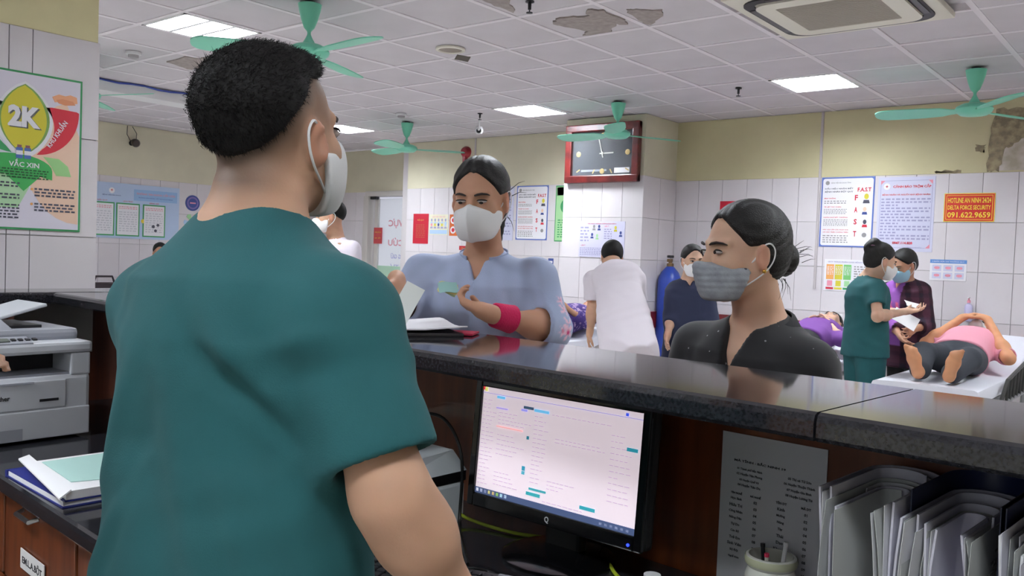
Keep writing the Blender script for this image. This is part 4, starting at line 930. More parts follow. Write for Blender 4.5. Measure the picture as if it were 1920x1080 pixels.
def ear_loops(fig, root, base, m, r=.0016, ya=.024, za=-.032, yb=.034, zb=-.085, sides=(1, -1)):
    for sg in sides:
        W = lambda x, y, z: tuple(fig.head + fig.HR @ (np.array((x * sg, y, z)) * fig.hs) - np.asarray(base))
        pts = [W(.062, ya, za), W(.072, .010, -.018), W(.081, -.006, .012), W(.087, -.022, .020), W(.089, -.034, .006), W(.088, -.032, -.018), W(.083, -.018, -.042), W(.074, .004, -.062), W(.058, yb, zb)]
        P_ = [Vector(p) for p in pts]; out = []
        for i in range(len(P_) - 1):
            p0, p1, p2, p3 = P_[max(i - 1, 0)], P_[i], P_[i + 1], P_[min(i + 2, len(P_) - 1)]
            for k in range(4): t = k / 4; out.append(.5 * ((2 * p1) + (-p0 + p2) * t + (2 * p0 - 5 * p1 + 4 * p2 - p3) * t * t + (-p0 + 3 * p1 - 3 * p2 + p3) * t ** 3))
        out.append(P_[-1]); MB().tube(out, r, 6).build('ear_loop', M_MASK, m, smooth=True)

# ------------------------------------------------------------------ the man in green scrubs
M_TEAL = mat('teal_scrubs', (24, 84, 88), .85, var=.05, vscale=14, bump=.12, bscale=500)
base = (-.98, .66, 0)
mg = thing('person', 'man in teal scrubs seen from behind with white mask at the counter', 'person', base)
SC_ = .95; hc = np.array((-1.057, .749, 1.532)) * SC_ + np.array((0, 0, CAM_H)) * (1 - SC_)
fg = Fig(hip=(-.975, .64, .885), neck=(-.985, .668, 1.405), fwd=(-.10, 1, 0), head=hc, hf=(-.20, .955, .15), hu=(.08, -.15, .974), hs=.95, male=True, size=1.0, nr=.060,
         arms=dict(R=[(-.803, .668, 1.287), tuple(at(733, 930, .985)), tuple(at(880, 1165, 1.10))], L=[(-1.160, .640, 1.275), (-1.26, .82, 1.13), (-1.43, 1.04, 1.19)]),
         hands=dict(R=dict(d=(.0, .75, -.65), n=(-.3, -.35, -.8), curl=.35), L=dict(d=(-.35, .9, -.05), n=(.1, .0, -1), curl=.25)))
lo, hi = fg.bounds()
sdf_obj('body', fg.body, lo, hi, .0058, M_SKIN, mg, base, skin_color(fg, SK_M, True))
def man_hair(P):
    q = fg.q(P); d = el(q, (0, -.021, .034), (.0825, .105, .094)); d = smin(d, el(q, (0, -.072, .046), (.052, .050, .050)), .03); d = smin(d, el(q, (0, .036, .086), (.052, .034, .026)), .03)
    zl = hair_line(q); d = smax(d, (zl - q[:, 2]) * .75, .022)
    d = smax(d, q[:, 1] - (.062 - .55 * np.maximum(0, np.abs(q[:, 0]) - .035)), .008)
    n_ = .0009 * np.sin(q[:, 0] * 190 + 40 * q[:, 2]) * np.sin(q[:, 1] * 150 + 2 * np.sin(q[:, 2] * 90)); return d * fg.hs + n_
hv, hq = surfnet(man_hair, fg.head - .16, fg.head + .17, .004)
np_mesh('hair', hv, hq, M_HAIRM, mg, base)
fwdv = fg.HR[:, 1]; upv = fg.HR[:, 2]
strands('hair_strands', hv, hq, lambda v: (fg.q(v)[:, 2] > -.045) & (fg.q(v)[:, 1] < .068), lambda p, n_: n_ * .25 + fwdv * .5 + upv * .1 * (fg.q(p)[:, 2:3] > .05) - upv * .6 * (fg.q(p)[:, 2:3] < .03), 14000, .0042, .0005, M_HAIRM, mg, base)
strands('hair_strands', hv, hq, lambda v: (fg.q(v)[:, 2] > .035) & (fg.q(v)[:, 1] < -.085), lambda p, n_: n_ * .9 + upv * .3, 140, .011, .0006, M_HAIRM, mg, base, 5)
TSW = np.array([.20, .20, .205, .205, .20, .196, .192, .176, .122, .078, .04]); TSD = np.array([.13, .13, .134, .134, .128, .124, .134, .122, .088, .068, .035])
TST = [-.42, -.3, -.12, 0, .22, .45, .70, .84, .93, 1.0, 1.06]
def man_shirt(P):
    d = fg.shirt(P, 0, TSW, TSD, TST, -.40, .80, .063, .069, .064, .0, .045)
    q = (P - fg.hip) @ fg.R; bk = np.clip(-q[:, 1] / .05, 0, 1)
    z = q[:, 2] / fg.T
    segs = [(-.16, .95 * fg.T * .30, -.03, .70 * fg.T, .007, .022), (-.20, -.02, -.02, .42 * fg.T, .007, .016), (-.125, .03, .0, .55 * fg.T, -.005, .02), (.02, .62 * fg.T, .13, -.02, .008, .03), (-.02, .5 * fg.T, .06, -.05, -.006, .035),
            (.03, .74 * fg.T, .165, .50 * fg.T, -.011, .016), (.06, .80 * fg.T, .17, .58 * fg.T, .008, .016), (.10, .45 * fg.T, .19, .05 * fg.T, .006, .02), (.09, .56 * fg.T, .165, .42 * fg.T, -.007, .018), (-.08, .86 * fg.T, -.17, .45 * fg.T, -.005, .03), (.0, .9 * fg.T, .02, .3 * fg.T, .004, .05)]
    d = d - bk * folds(q[:, [0, 2]], segs)
    # sleeve creases running round the upper arm
    a = fg.arms['R']; ax_ = nrm(a[1] - a[0]); h = (P - a[0]) @ ax_; L_ = float(np.linalg.norm(a[1] - a[0])); near = np.clip(1 - np.abs((P - a[0]) @ fg.R[:, 0] - .02) / .14, 0, 1) * (h > -.02) * (h < L_)
    d = d - near * (.004 * np.exp(-((h - .05 - .35 * ((P - a[0]) @ fg.R[:, 1])) / .012) ** 2) - .004 * np.exp(-((h - .085 - .4 * ((P - a[0]) @ fg.R[:, 1])) / .014) ** 2))
    return d + .0012 * np.sin(q[:, 0] * 38 + 5 * np.sin(q[:, 2] * 17)) * np.sin(q[:, 2] * 29)
sdf_obj('scrub_top', man_shirt, fg.hip - A(.36, .36, .26), fg.neck + A(.36, .36, .08), .0058, M_TEAL, mg, base)
sdf_obj('trousers', lambda P: fg.pants(P, .012), fg.hip - A(.25, .25, .88), fg.hip + A(.25, .25, .15), .012, M_TEAL, mg, base)
sdf_obj('shoes', lambda P: np.minimum(fg.foot(P, 'R', .008), fg.foot(P, 'L', .008)), A(-1.3, .35, 0), A(-.65, 1.05, .14), .008, M_BLACK, mg, base)
# side pocket of the top
W = lambda x, y, z: tuple(fg.hip + fg.R @ np.array((x, y, z)) - np.array(base))
pk_ = MB().sheet([[W(.211 * math.cos(a) * (1 + .03 * (z > .02)), .140 * math.sin(a) * (1 + .05 * (z > .02)), z) for a in (.05, .3, .6, .9)] for z in (-.16, -.09, -.03, .035)], .004).build('pocket', M_TEAL, mg, smooth=True)
mk = sdf_obj('face_mask', lambda P: mask_sdf(fg.q(P), fg.hs, .0, -.004, .34, .022, -.122), fg.head - .15, fg.head + .16, .0035, M_MASK, mg, base)
ear_loops(fg, mg, base, mk, .0019)
face_bits(fg.HR, fg.head, fg.hs, mg, base)

# ------------------------------------------------------------------ woman in light blue
M_BLUE = tint_mat('light_blue_cloth', .9, bump=.15, bscale=420, sheen=.1)
base = (-1.70, 1.95, 0)
w1 = thing('person', 'woman in light blue embroidered blouse and white mask facing the counter', 'person', base)
f1 = Fig(hip=(-1.72, 1.985, .87), neck=(-1.690, 1.940, 1.372), fwd=(.42, -.90, 0), head=(-1.651, 1.867, 1.531), hf=(.403, -.898, -.178), hu=(.056, -.17, .984), hs=.95, size=1.0, nr=.049,
         arms=dict(R=[(-1.850, 1.850, 1.305), (-1.858, 1.765, 1.195), (-1.735, 1.630, 1.290)], L=[(-1.540, 2.005, 1.305), (-1.470, 1.985, 1.165), (-1.508, 1.765, 1.212)]),
         hands=dict(R=dict(d=(.45, -.40, -.72), n=(-.5, -.6, -.3), curl=.22, side=1), L=dict(d=(-.85, -.30, .28), n=(.2, .4, .9), curl=.75, side=-1)))
lo, hi = f1.bounds(); lo[2] = 0
sdf_obj('body', f1.body, lo, hi, .006, M_SKIN, w1, base, skin_color(f1, SK_F1))
def woman_hair(f, part=True, tail=None):
    def fn(P):
        q = f.q(P); ax = q.copy(); ax[:, 0] = np.abs(ax[:, 0])
        d = el(q, (0, -.022, .034), (.0855, .1065, .096)); d = smin(d, el(q, (0, -.06, -.02), (.066, .058, .06)), .03)
        d = smax(d, -el(q, (0, .100, -.012), (.076, .080, .108)), .008)
        d = smax(d, -el(ax, (.090, .012, -.024), (.030, .034, .046)), .008); d = smax(d, -.075 - q[:, 2], .01)
        d = smax(d, q[:, 1] - .022 - np.maximum(0, q[:, 2] - .01) * .78, .01)
        st = .0012 * np.sin(ax[:, 0] * 330 + q[:, 2] * 240 + 60 * q[:, 1]); 
        if part: st = st + .0025 * np.exp(-((q[:, 0] - .008) / .006) ** 2) * (q[:, 1] > -.03) * (q[:, 2] > .05)
        if tail is not None: d = smin(d, tail(q), .012)
        return d * f.hs + st
    return fn
sdf_obj('hair', woman_hair(f1, True, lambda q: chain(q, [A(0, -.105, -.02), A(-.02, -.135, -.05), A(-.015, -.13, -.15)], [.028, .026, .012])), f1.head - .24, f1.head + .20, .0045, M_HAIR, w1, base)
for k_, (x0, y0, z0, x1, y1, z1) in enumerate([(-.075, -.08, .02, -.118, -.09, .045), (-.078, -.075, .0, -.125, -.08, .01), (-.07, -.05, -.06, -.092, -.045, -.105)]):
    W = lambda x, y, z: tuple(f1.head + f1.HR @ (np.array((x, y, z)) * f1.hs) - np.array(base))
    MB().tube([W(x0, y0, z0), W((x0 + x1) / 2, (y0 + y1) / 2 - .008, (z0 + z1) / 2 + .006), W(x1, y1, z1)], [.0013, .0009, .0003], 5).build('loose_strand', M_HAIR, w1, smooth=True)
FT = [-.42, -.25, -.1, 0, .22, .45, .70, .84, .93, 1.0, 1.06]
FW = np.array([.21, .20, .195, .190, .180, .172, .172, .164, .118, .070, .04]); FD = np.array([.15, .145, .142, .138, .13, .124, .138, .12, .092, .064, .035])
def w1_shirt(P):
    d = f1.shirt(P, 0, FW, FD, FT, -.40, 1.22, .055, .066, .054, .015, .04, vneck=.075, vs=.36)
    q = (P - f1.hip) @ f1.R; fr = np.clip(q[:, 1] / .05, 0, 1)
    T = f1.T; segs = [(-.10, .80 * T, -.13, .35 * T, -.006, .014), (.12, .80 * T, .13, .3 * T, -.006, .014), (-.05, .85 * T, -.07, .4 * T, .004, .03), (.06, .85 * T, .05, .35 * T, .004, .03), (.10, .60 * T, .04, .2 * T, -.004, .02), (-.10, .55 * T, -.05, .2 * T, .004, .02)]
    d = d - fr * folds(q[:, [0, 2]], segs) + fr * .003 * np.exp(-(q[:, 0] / .003) ** 2) * (q[:, 2] < .86 * T)
    return d + .0016 * np.sin(q[:, 0] * 46 + 4 * np.sin(q[:, 2] * 21)) * np.sin(q[:, 2] * 33 + q[:, 1] * 20)
def w1_col(v):
    c = np.tile(np.array(lin((166, 178, 208))), (len(v), 1)); 
    wv = .06 * np.sin(v[:, 2] * 60 + 9 * np.sin(v[:, 0] * 8)) * np.sin(v[:, 0] * 90); c *= (1 + wv)[:, None]
    a = f1.arms['L']; flowers = [(a[0] * .15 + a[1] * .85, .022), (a[0] * .42 + a[1] * .58, .020), (a[1], .024), (a[0] * .62 + a[1] * .38, .016), (a[1] * .9 + a[2] * .1, .015)]
    b = f1.arms['R']; flowers += [(b[0] * .6 + b[1] * .4, .016), (b[0] * .3 + b[1] * .7, .02), (b[1], .018)]
    out = f1.R[:, 0]
    for i, (p, r) in enumerate(flowers):
        g = -1 if i < 5 else 1; p = p + (out * g * .9 + f1.R[:, 1] * .45) * .065; dist = np.linalg.norm(v - p, axis=1); ang = np.arctan2((v - p) @ f1.R[:, 2], (v - p) @ f1.R[:, 1])
        pet = r * (.75 + .45 * np.cos(ang * 5)); m = np.clip((pet - dist) / .004, 0, 1)[:, None]; core = np.clip((r * .4 - dist) / .004, 0, 1)[:, None]
        c = c * (1 - m) + m * np.array(lin((236, 196, 216))); c = c * (1 - core) + core * np.array(lin((214, 70, 130)))
    return c
sdf_obj('blouse', w1_shirt, f1.hip - A(.36, .42, .26), f1.neck + A(.36, .3, .08), .0055, M_BLUE, w1, base, w1_col)
# stand-up collar
def col_band(f, root, base, m, r=.064, h0=-.012, h1=.022, gap=.75, name='collar', lean=.012, color=None, drop=.03):
    g = []
    for z in (h0, (h0 + h1) / 2, h1):
        row = []
        for k in range(25):
            a = PI / 2 + gap + (2 * PI - 2 * gap) * k / 24; fr = (math.sin(a) + 1) / 2
            p = f.neck + f.R[:, 0] * (r + lean * (z - h0) / (h1 - h0)) * math.cos(a) + f.R[:, 1] * ((r + lean * (z - h0) / (h1 - h0)) * math.sin(a) + .006) + f.R[:, 2] * (z - drop * fr)
            row.append(tuple(p - np.array(base)))
        g.append(row)
    o = MB().sheet(g, .003).build(name, m, root, smooth=True); return o
col_band(f1, w1, base, mat('light_blue_band', (166, 178, 208), .9), .066, -.022, .020, .50, 'collar', .004, drop=.022)
sdf_obj('trousers', lambda P: f1.pants(P, .012), f1.hip - A(.25, .25, .86), f1.hip + A(.25, .25, .15), .014, mat('black_trousers', (26, 26, 30), .8), w1, base)
mk = sdf_obj('face_mask', lambda P: mask_sdf(f1.q(P), f1.hs, .006, -.008, .36, .020, -.118) - .0030 * np.exp(-(f1.q(P)[:, 0] / .010) ** 2) - .0014 * np.exp(-(f1.q(P)[:, 0] / .003) ** 2), f1.head - .15, f1.head + .16, .0038, M_MASK, w1, base)
ear_loops(f1, w1, base, mk)
face_bits(f1.HR, f1.head, f1.hs, w1, base, (0, -.003), True, .62)
# red knitted wristband, banknotes and slip held in her hands
a = f1.arms['L']; d_ = nrm(a[2] - a[1]); wb_ = a[2] - d_ * .045
tag(MB().tube([wb_ - d_ * .03, wb_ - d_ * .012, wb_ + d_ * .012, wb_ + d_ * .03, wb_ + d_ * .034], [.040, .0375, .0355, .034, .030], 20).build('wristband', mat('crimson_knit', (196, 24, 84), .9, bump=.5, bscale=200), smooth=True), 'crimson knitted wristband on the arm of the woman in light blue', 'wristband')
hL = a[2] + nrm((-.85, -.30, .28)) * .11
nt_ = thing('banknotes', 'folded greenish banknotes held in the hand of the woman in light blue', 'banknotes', tuple(hL + A(-.01, -.02, .03)), (.9, .3, .6))
for k_ in range(3): MB().sheet([[((i / 5 - .5) * .052, (j / 4 - .5) * .034, .004 * math.sin(i) + k_ * .003) for i in range(6)] for j in range(5)], .0006).build('note', [mat('note_green', (176, 196, 160), .8), mat('note_yellow', (212, 196, 130), .8), mat('note_teal', (150, 190, 186), .8)][k_], nt_, smooth=True, rot=(0, 0, k_ * .25))
tag(MB().sheet([[((i / 4 - .5) * .052, (j / 6 - .5) * .115, .003 * math.sin(j * .6)) for i in range(5)] for j in range(7)], .0008).build('paper_slip', mat('slip_paper', (226, 230, 226), .8), smooth=True, loc=tuple(at(760, 572, 2.22)), rot=(PI / 2 - .15, .45, .62)), 'small white slip held upright by the woman in light blue', 'slip')
tag(MB().box((0, 0, 0), (.13, .085, .005), bev=.001).build('red_booklet', mat('crimson_cover', (176, 22, 66), .6), loc=(-1.475, 1.575, CT + .004), rot=(0, 0, math.radians(30))), 'crimson booklet half under the white forms on the counter', 'booklet')

# ------------------------------------------------------------------ woman in black shirt
base = (-.85, 2.0, 0)
w2 = thing('person', 'woman in black dotted shirt and grey mask with a hair bun', 'person', base)
f2 = Fig(hip=(-.865, 2.03, .78), neck=(-.842, 1.985, 1.243), fwd=(-.22, -.97, 0), head=(-.859, 1.898, 1.400), hf=(-.56, -.82, -.05), hu=(-.03, -.06, .998), hs=.95, size=1.0, nr=.055,
         arms=dict(R=[(-1.012, 2.0, 1.158), (-1.085, 1.99, .92), (-1.02, 1.80, .86)], L=[(-.712, 1.955, 1.145), (-.635, 1.94, .91), (-.66, 1.76, .86)]))
lo, hi = f2.bounds(); lo[2] = 0
sdf_obj('body', f2.body, lo, hi, .006, M_SKIN, w2, base, skin_color(f2, SK_F2))
def bun(q):
    t = q - A(0.012, -.128, -.022); u = t[:, 2]; r = np.sqrt(t[:, 0] ** 2 + u * u); ang = np.arctan2(u, t[:, 0])
    tor = np.sqrt((r - .026) ** 2 + t[:, 1] ** 2) - (.018 + .003 * np.sin(ang * 2 + r * 60)); return smin(tor, el(t, (0, .004, 0), (.03, .02, .03)), .01)
sdf_obj('hair', woman_hair(f2, False, bun), f2.head - .22, f2.head + .20, .0042, M_HAIR, w2, base)
rq = random.Random(4)
W = lambda x, y, z: tuple(f2.head + f2.HR @ (np.array((x, y, z)) * f2.hs) - np.array(base))
for k_ in range(16):
    if k_ < 8: p = (rq.uniform(-.06, .0), -.085, -.065); e = (p[0] + rq.uniform(-.015, .015), -.085 + rq.uniform(-.02, .015), -.10 - rq.uniform(0, .02))
    else: p = (rq.uniform(-.03, .02), -.15, rq.uniform(-.03, .01)); e = (p[0] - rq.uniform(-.01, .03), -.175 - rq.uniform(0, .012), p[2] + rq.uniform(-.01, .025))
    MB().tube([W(*p), W((p[0] + e[0]) / 2, (p[1] + e[1]) / 2 - .006, (p[2] + e[2]) / 2 + .004), W(*e)], [.0008, .0006, .0002], 5).build('loose_strand', M_HAIR, w2, smooth=True)
def dots_mat():
    m = mat('black_dotted_cloth', (24, 24, 28), .85, sheen=.1); nt2_ = m.node_tree; b = nt2_.nodes['Principled BSDF']
    tc = nt2_.nodes.new('ShaderNodeTexCoord'); v = nt2_.nodes.new('ShaderNodeTexVoronoi'); v.inputs['Scale'].default_value = 38; r = nt2_.nodes.new('ShaderNodeValToRGB'); r.color_ramp.elements[0].position = .085; r.color_ramp.elements[1].position = .11
    r.color_ramp.elements[0].color = (*lin((130, 130, 136)), 1); r.color_ramp.elements[1].color = (*lin((24, 24, 28)), 1)
    nt2_.links.new(tc.outputs['Object'], v.inputs['Vector']); nt2_.links.new(v.outputs['Distance'], r.inputs[0]); nt2_.links.new(r.outputs[0], b.inputs['Base Color']); return m
M_DOT = dots_mat()
FW2 = np.array([.20, .195, .19, .188, .178, .170, .176, .166, .118, .072, .04])
def w2_shirt(P):
    d = f2.shirt(P, 0, FW2, FD + .006, FT, -.40, .75, .056, .062, .058, .02, .045, vneck=.15, vs=.26)
    q = (P - f2.hip) @ f2.R; fr = np.clip(q[:, 1] / .05, 0, 1); T = f2.T
    d = d - fr * folds(q[:, [0, 2]], [(-.12, .8 * T, -.08, .3 * T, .005, .016), (.13, .8 * T, .08, .35 * T, .005, .016), (.05, .62 * T, .03, .1 * T, -.005, .012), (-.06, .8 * T, -.16, .6 * T, -.005, .014)])
    return d + .0014 * np.sin(q[:, 0] * 40 + 4 * np.sin(q[:, 2] * 19)) * np.sin(q[:, 2] * 27)
sdf_obj('shirt', w2_shirt, f2.hip - A(.36, .42, .24), f2.neck + A(.36, .3, .08), .0055, M_DOT, w2, base)
# turn-down collar
g = []
for j, (rr, z) in enumerate(((.066, .020), (.074, .016), (.090, -.012), (.098, -.030))):
    row = []
    for k in range(29):
        a_ = PI / 2 + .62 + (2 * PI - 1.24) * k / 28; fr = (math.sin(a_) + 1) / 2
        p = f2.neck + f2.R[:, 0] * rr * math.cos(a_) * (1.12 + .10 * fr) + f2.R[:, 1] * (rr * math.sin(a_) + .010 * fr) + f2.R[:, 2] * (z - .050 * fr ** 1.5 - .012 * j * fr); row.append(tuple(p - np.array(base)))
    g.append(row)
MB().sheet(g, .003).build('collar', mat('black_cloth', (22, 22, 26), .85), w2, smooth=True)
sdf_obj('trousers', lambda P: f2.pants(P, .012), f2.hip - A(.25, .25, .78), f2.hip + A(.25, .25, .14), .014, MATS['black_trousers'], w2, base)
M_MGREY = mat('mask_grey', (166, 172, 180), .7, rgb2=(140, 144, 152), vscale=30, bump=.15, bscale=300)
mk = sdf_obj('face_mask', lambda P: mask_sdf(f2.q(P), f2.hs, -.004, -.020, .26, .022, -.118) + .0008 * np.sin(f2.q(P)[:, 2] * 420) * (np.abs(f2.q(P)[:, 2] + .06) < .035), f2.head - .15, f2.head + .16, .0036, M_MGREY, w2, base)
ear_loops(f2, w2, base, mk, .0018)
for x, y, z in ((-.060, .030, -.040), (-.054, .034, -.078), (-.045, .075, -.075), (.028, .108, -.035)):
    v_ = np.array((x, y, z)); e = MB(); c0 = f2.head + f2.HR @ (v_ * f2.hs * np.array((1.12, 1.06, 1))) - np.array(base); e.lathe([(0, -.003), (.004, -.002), (.0045, 0), (.004, .002), (0, .003)], tuple(c0), 10); e.build('mask_print', mat('mask_ink', (70, 76, 92), .7), mk, smooth=True)
face_bits(f2.HR, f2.head, f2.hs, w2, base, (.002, 0), True, .68)
for sg in (-1, 1):
    p = W(sg * .088, -.006, -.045); MB().lathe([(0, -.005), (.004, -.003), (.005, 0), (.004, .003), (0, .005)], p, 10).build('earring', mat('gold', (214, 172, 80), .25, metal=1), w2, smooth=True)
pb = f2.hip + f2.R @ np.array((-.004, .150, f2.T * .60)) - np.array(base)
for k_ in range(2): MB().lathe([(0, -.002), (.006, -.002), (.006, .002), (0, .002)], tuple(pb + np.array((0, 0, -.07 * k_))), 12, Euler((PI / 2, 0, .2)).to_matrix()).build('button', mat('shell_button', (190, 190, 194), .3), w2, smooth=True)

# ------------------------------------------------------------------ posters, notices and the clock
C_ = lambda n, c, r=.6: mat('print_' + n, c, r)
P_RED = C_('red', (206, 40, 62)); P_DK = C_('dark', (70, 70, 86)); P_GR = C_('grey', (168, 166, 176)); P_BL = C_('blue', (92, 116, 190)); P_WH = C_('white', (236, 234, 240)); P_YE = C_('yellow', (240, 214, 70)); P_GO = C_('gold', (206, 168, 84))
P_GN = C_('green', (58, 150, 92)); P_LG = C_('light_green', (166, 214, 158)); P_OR = C_('orange', (236, 168, 96)); P_PEACH = C_('peach', (240, 204, 180)); P_LIL = C_('lilac', (208, 208, 230)); P_SKY = C_('sky', (176, 204, 232)); P_PINK = C_('pink', (232, 150, 170)); P_NAVY = C_('navy', (58, 74, 140)); P_OLIVE = C_('olive_yellow', (212, 200, 62)); P_MAUVE = C_('mauve', (160, 158, 196))
def board(name, lab, a0, a1, z0, z1, wall, m, cat='poster', th=.004, plane=None, group=None):
    c, zc = (a0 + a1) / 2, (z0 + z1) / 2
    if wall == 'S': loc = (c, (YB if plane is None else plane) - th, zc); rot = WALL_S
    else: loc = ((XL if plane is None else plane) + th, c, zc); rot = WALL_E
    o = MB().box((0, 0, -th / 2), (a1 - a0, z1 - z0, th)).build(name, m, loc=loc, rot=rot); return tag(o, lab, cat, group)
def rect(p, name, x0, x1, y0, y1, m, z=.0008): return MB().box(((x0 + x1) / 2, (y0 + y1) / 2, z / 2), (x1 - x0, y1 - y0, z)).build(name, m, p)
def shape(p, name, pts, m, z=.001): return MB().prism(pts, 0, z).build(name, m, p)
def disc(p, name, x, y, r, m, z=.001, ry=None, n=24): return shape(p, name, [(x + r * math.cos(2 * PI * k / n), y + (ry or r) * math.sin(2 * PI * k / n)) for k in range(n)], m, z)
def lns(p, x0, x1, y0, y1, n, m, seed=1, para=None, fill=.45):
    b = MB(); lines(b, x0, x1, y0, y1, n, random.Random(seed), fill, para); o = b.build('small_print', m, p); o['kind'] = 'stuff'; return o
def bust(p, x, y, s, mh, mb):
    disc(p, 'figure_head', x, y + s * .35, s * .28, mh, .0012, s * .36, 14); shape(p, 'figure_shoulders', [(x - s * .42, y - s * .5), (x + s * .42, y - s * .5), (x + s * .32, y - s * .08), (x - s * .32, y - s * .08)], mb, .001)
def fast(a0, a1, lab):
    p = board('poster', lab, a0, a1, 1.56, 2.175, 'S', P_BL, group='stroke warning posters'); w, h = a1 - a0, .615
    def rrect(x0, x1, y0, y1, r): 
        out = []
        for cx, cy, s in ((x1 - r, y1 - r, 0), (x0 + r, y1 - r, 1), (x0 + r, y0 + r, 2), (x1 - r, y0 + r, 3)):
            out += [(cx + r * math.cos(PI / 2 * (s + k / 4)), cy + r * math.sin(PI / 2 * (s + k / 4))) for k in range(5)]
        return out
    shape(p, 'sheet', rrect(-w / 2 + .012, w / 2 - .012, -h / 2 + .012, h / 2 - .012, .02), P_WH, .0008)
    z = .0012; L = -w / 2 + .03
    disc(p, 'crest', L + .022, h / 2 - .05, .018, P_GR, .0015); text(p, 'BỆNH VIỆN ĐA KHOA TỈNH', L + .14, h / 2 - .05, P_GR, .17, .016, z)
    text(p, 'DẤU HIỆU NHẬN BIẾT', L + .125, h / 2 - .10, P_DK, .245, .02, z, .02); text(p, 'BỆNH NHÂN ĐỘT QUỴ', L + .125, h / 2 - .128, P_DK, .245, .02, z, .02)
    text(p, 'F.A.S.T', w / 2 - .085, h / 2 - .113, P_RED, .115, .036, z, .03)
    for k, (t, y, tw) in enumerate((('BÌNH THƯỜNG', .185 - .3075 + .245, .10), ('TÊ LIỆT TAY CHÂN', .045, .15), ('NGÔN NGỮ BẤT THƯỜNG', -.045, .21), ('HÃY GỌI CẤP CỨU NGAY KHI', -.155, .22))):
        text(p, t, L + tw / 2, y, P_RED, tw, .014, z, .02)
    text(p, 'CÓ CÁC TRIỆU CHỨNG TRÊN', L + .11, -.178, P_RED, .22, .014, z, .02)
    lns(p, L, L + .19, .105, .07, 2, P_GR, 3); lns(p, L, L + .2, .03, -.02, 4, P_GR, 4); lns(p, L, L + .21, -.062, -.125, 5, P_GR, 5); lns(p, L, L + .22, -.20, -.275, 4, P_GR, 6)
    for k, c in enumerate('FAST'):
        y = .125 - k * .105; text(p, c, w / 2 - .15, y, P_RED, .026, .048, z, .03)
    bust(p, w / 2 - .065, .11, .07, P_OLIVE, P_DK); bust(p, w / 2 - .075, .005, .055, P_PEACH, P_NAVY); bust(p, w / 2 - .07, -.105, .055, P_DK, P_RED); disc(p, 'clock_mark', w / 2 - .07, -.20, .02, P_GR)
    return p
fast(-2.78, -2.322, 'white stroke warning poster with red FAST letters on the right wall'); fast(-6.285, -5.835, 'white stroke warning poster with red FAST letters behind the woman in light blue')
# theft warning
p = board('poster', 'lilac theft warning poster with pink corner triangles', -2.292, -1.84, 1.533, 2.163, 'S', P_LIL); w, h = .452, .63
for sx in (-1, 1):
    for sy in (-1, 1): shape(p, 'corner_mark', [(sx * (w/2 - .02), sy * (h/2 - .03)), (sx * (w/2 - .055), sy * (h/2 - .03)), (sx * (w/2 - .02), sy * (h/2 - .065))][::sx * sy], P_PINK)
for a, b, c, d in ((-w/2 + .02, -w/2 + .023, -h/2 + .03, h/2 - .03), (w/2 - .023, w/2 - .02, -h/2 + .03, h/2 - .03), (-w/2 + .02, w/2 - .02, h/2 - .033, h/2 - .03), (-w/2 + .02, w/2 - .02, -h/2 + .03, -h/2 + .033)): rect(p, 'border_line', a, b, c, d, P_MAUVE)
disc(p, 'crest', -w/2 + .07, .235, .028, P_WH); text(p, '+', -w/2 + .07, .235, P_RED, .02, .02, .0012, .03)
text(p, 'CẢNH BÁO TRỘM CẮP', .045, .235, P_RED, .30, .034, .0012, .03); text(p, 'BỆNH NHÂN VÀ NGƯỜI NHÀ BỆNH NHÂN', 0, .165, P_RED, .38, .02, .0012, .02)
lns(p, -w/2 + .03, w/2 - .03, .14, -.22, 14, P_MAUVE, 8, 3, .5); text(p, '0947.114.828', -.01, -.243, P_RED, .16, .022, .0012, .03); text(p, 'BAN GIÁM ĐỐC', .09, -.278, P_MAUVE, .11, .014)
# hotline sign
p = board('security_sign', 'red and yellow hotline sign on the right wall', -1.767, -1.395, 1.787, 2.017, 'S', P_YE, 'sign'); w, h = .372, .23
rect(p, 'red_field', -w/2 + .006, w/2 - .006, -h/2 + .006, h/2 - .006, C_('sign_red', (200, 36, 30))); 
for a, b, c, d in ((-w/2 + .016, -w/2 + .02, -h/2 + .016, h/2 - .016), (w/2 - .02, w/2 - .016, -h/2 + .016, h/2 - .016), (-w/2 + .016, w/2 - .016, h/2 - .02, h/2 - .016), (-w/2 + .016, w/2 - .016, -h/2 + .016, -h/2 + .02)): rect(p, 'border_line', a, b, c, d, P_YE, .0012)
for t, y, hh in (('HOTLINE AN NINH 24/24', .058, .042), ('DELTA FORCE SECURITY', .0, .036), ('091.622.9659', -.06, .046)): text(p, t, 0, y, P_YE, .315, hh, .0012, .02)
# triage colour chart
p = board('poster', 'white chart with orange yellow and green columns beside the nurse', -2.72, -2.30, 1.172, 1.45, 'S', P_WH); w, h = .42, .278
text(p, 'QUY TRÌNH PHÂN LOẠI BỆNH NHÂN', 0, h/2 - .022, P_MAUVE, .36, .016)
for k, m in enumerate((P_OR, P_OLIVE, C_('leaf_green', (124, 198, 116)))):
    x = -w/2 + .02 + k * .075; rect(p, 'column_block', x, x + .066, -h/2 + .10, h/2 - .045, m); rect(p, 'column_block', x, x + .066, -h/2 + .012, -h/2 + .03, [P_RED, P_OLIVE, P_GN][k]); lns(p, x + .006, x + .06, h/2 - .06, .0, 6, P_WH, k + 20); rect(p, 'picture_block', x + .01, x + .056, -h/2 + .04, -h/2 + .09, [P_PINK, P_OLIVE, P_LG][k])
lns(p, .05, w/2 - .02, h/2 - .05, -h/2 + .02, 10, P_GR, 31)
